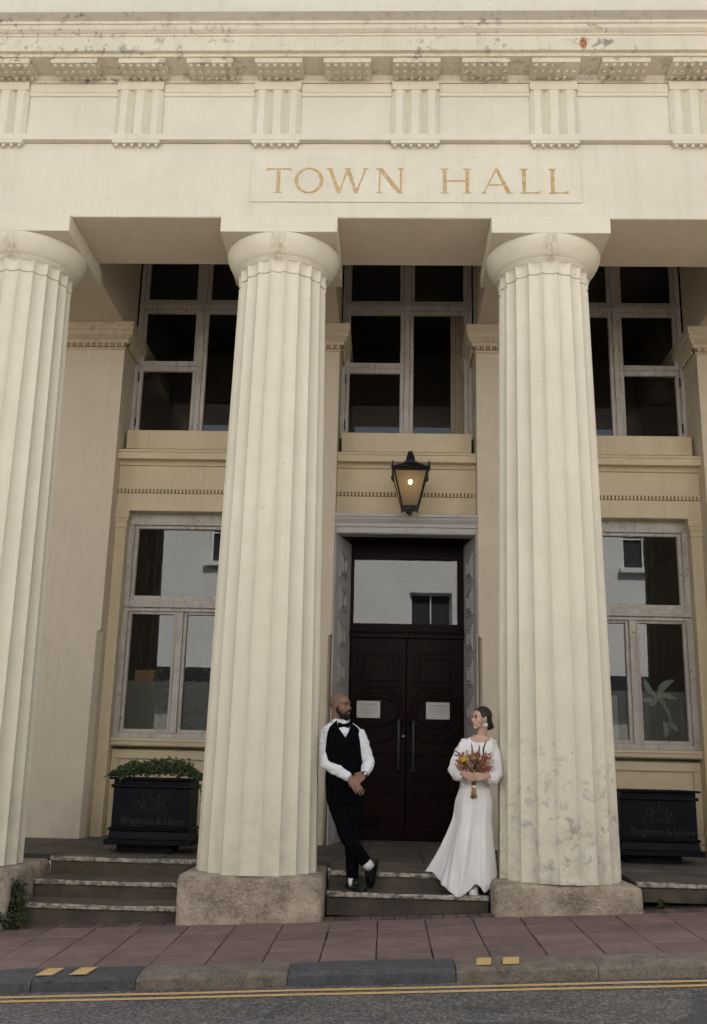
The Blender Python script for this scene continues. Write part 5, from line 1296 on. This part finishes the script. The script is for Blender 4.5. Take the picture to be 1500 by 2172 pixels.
# ---------------------------------------------------------------- bouquet (held, so a thing of its own)
bq = empty('bouquet', (1.955, 0.302, 1.07)); tag(bq, 'bouquet of dried red, orange and straw flowers held by the woman', 'bouquet')
def fl_mat(n, a, b_):
    m, t, p = newmat(n); g = t.nodes.new('ShaderNodeNewGeometry'); c = mix(t, g.outputs['Random Per Island'], a, b_); t.links.new(c, p.inputs['Base Color']); p.inputs['Roughness'].default_value = .75; return m
M['straw'] = fl_mat('straw stems', (.20, .13, .055), (.46, .34, .17)); M['stem'] = fl_mat('dry olive stems', (.06, .05, .022), (.17, .13, .06))
M['rust'] = fl_mat('rust red florets', (.20, .030, .022), (.46, .13, .075)); M['pale'] = fl_mat('pale seed heads', (.34, .25, .13), (.55, .42, .26))
M['plum'] = fl_mat('dark plum spikes', (.045, .010, .014), (.11, .025, .03)); M['ochre'] = fl_mat('yellow flower', (.60, .33, .02), (.72, .44, .04)); M['raff'] = plain('raffia', (.62, .52, .33), .8, .2)
rb = random.Random(21); B0 = Vector((1.957, .306, 1.172))
ss = MB(); gs = MB(); fr_ = MB(); fp = MB(); pl_ = MB()
for i in range(70):
    a = rb.uniform(0, 2 * PI); r_ = rb.random() ** .5; p0 = B0 + Vector((math.cos(a) * .018 * r_, math.sin(a) * .016 * r_, 0)); p1 = B0 + Vector((math.cos(a) * .034 * r_ - .006, math.sin(a) * .028 * r_, -.095 + rb.uniform(-.012, .012))); ss.tube([p0, p1], [.0026, .003], 4)
tips = []
for i in range(95):
    u = rb.uniform(-1, 1); v_ = rb.uniform(-1, 1); hgt = rb.uniform(.18, .325) * (1 - .18 * abs(u) ** 2)
    tip = B0 + Vector((u * .165 + .008, v_ * .075 - .025, hgt)); tips.append((tip, u, v_, hgt))
    gs.tube([B0 + Vector((u * .018, v_ * .015, 0)), B0 + Vector(((tip.x - B0.x) * .14, (tip.y - B0.y) * .12 + .004, .105)), B0 + Vector(((tip.x - B0.x) * .62, (tip.y - B0.y) * .6, .105 + (hgt - .105) * .55)), tip], [.0026, .0022, .002, .0015], 4)
for tip, u, v_, hgt in tips:
    d = (tip - B0).normalized(); kind = rb.random()
    for k in range(rb.randint(5, 10)):
        q = tip - d * rb.uniform(-.012, .05) + Vector((rb.gauss(0, .009), rb.gauss(0, .009), rb.gauss(0, .006))); rot = d.to_track_quat('Z', 'Y').to_matrix()
        sz = rb.uniform(.0045, .0095); (fr_ if kind < .55 else fp).ell(q, (sz * .75, sz * .75, sz * 1.25), rot, 6, 5)
for dx, dz, lean in ((-.13, .345, (-.055, 0, .012)), (-.015, .375, (-.008, 0, .045)), (.045, .365, (.004, 0, .042)), (.085, .395, (.03, 0, .055)), (-.105, .30, (-.04, 0, .02))):
    b0 = B0 + Vector((dx, -.035, dz - .06)); L_ = Vector(lean); pl_.tube([b0 - Vector((0, 0, .05)), b0, b0 + L_ * .6 + Vector((0, 0, .015)), b0 + L_ * 1.1 + Vector((0, 0, .02))], [.006, .0075, .006, .002], 6)
yf = MB(); yc = B0 + Vector((-.098, -.085, .238))
for i in range(60): q = Vector((rb.gauss(0, .013), rb.gauss(0, .006), rb.gauss(0, .012))); yf.ell(yc + q, (.007, .006, .006), None, 6, 5)
wh = MB()
for x, z in ((-.02, .17), (0, .135), (.005, .10)): wh.ell(B0 + Vector((x, -.055 + z * .1, z)), (.009, .009, .009), None, 8, 6)
for mbx, nm, mt in ((ss, 'cut_stems', 'straw'), (gs, 'stems', 'stem'), (fr_, 'rust_florets', 'rust'), (fp, 'pale_seed_heads', 'pale'), (pl_, 'plum_spikes', 'plum'), (yf, 'yellow_flower', 'ochre'), (wh, 'round_seed_heads', 'pale')):
    h = HB(); h.v, h.f = mbx.v, mbx.f; o = h.build(nm, M[mt], bq, smooth=True); o['kind'] = 'stuff'
h = HB(); h.lathe([(.021, -.012), (.023, -.006), (.023, .006), (.021, .012)], B0, 16); h.build('raffia_tie', M['raff'], bq, smooth=True)
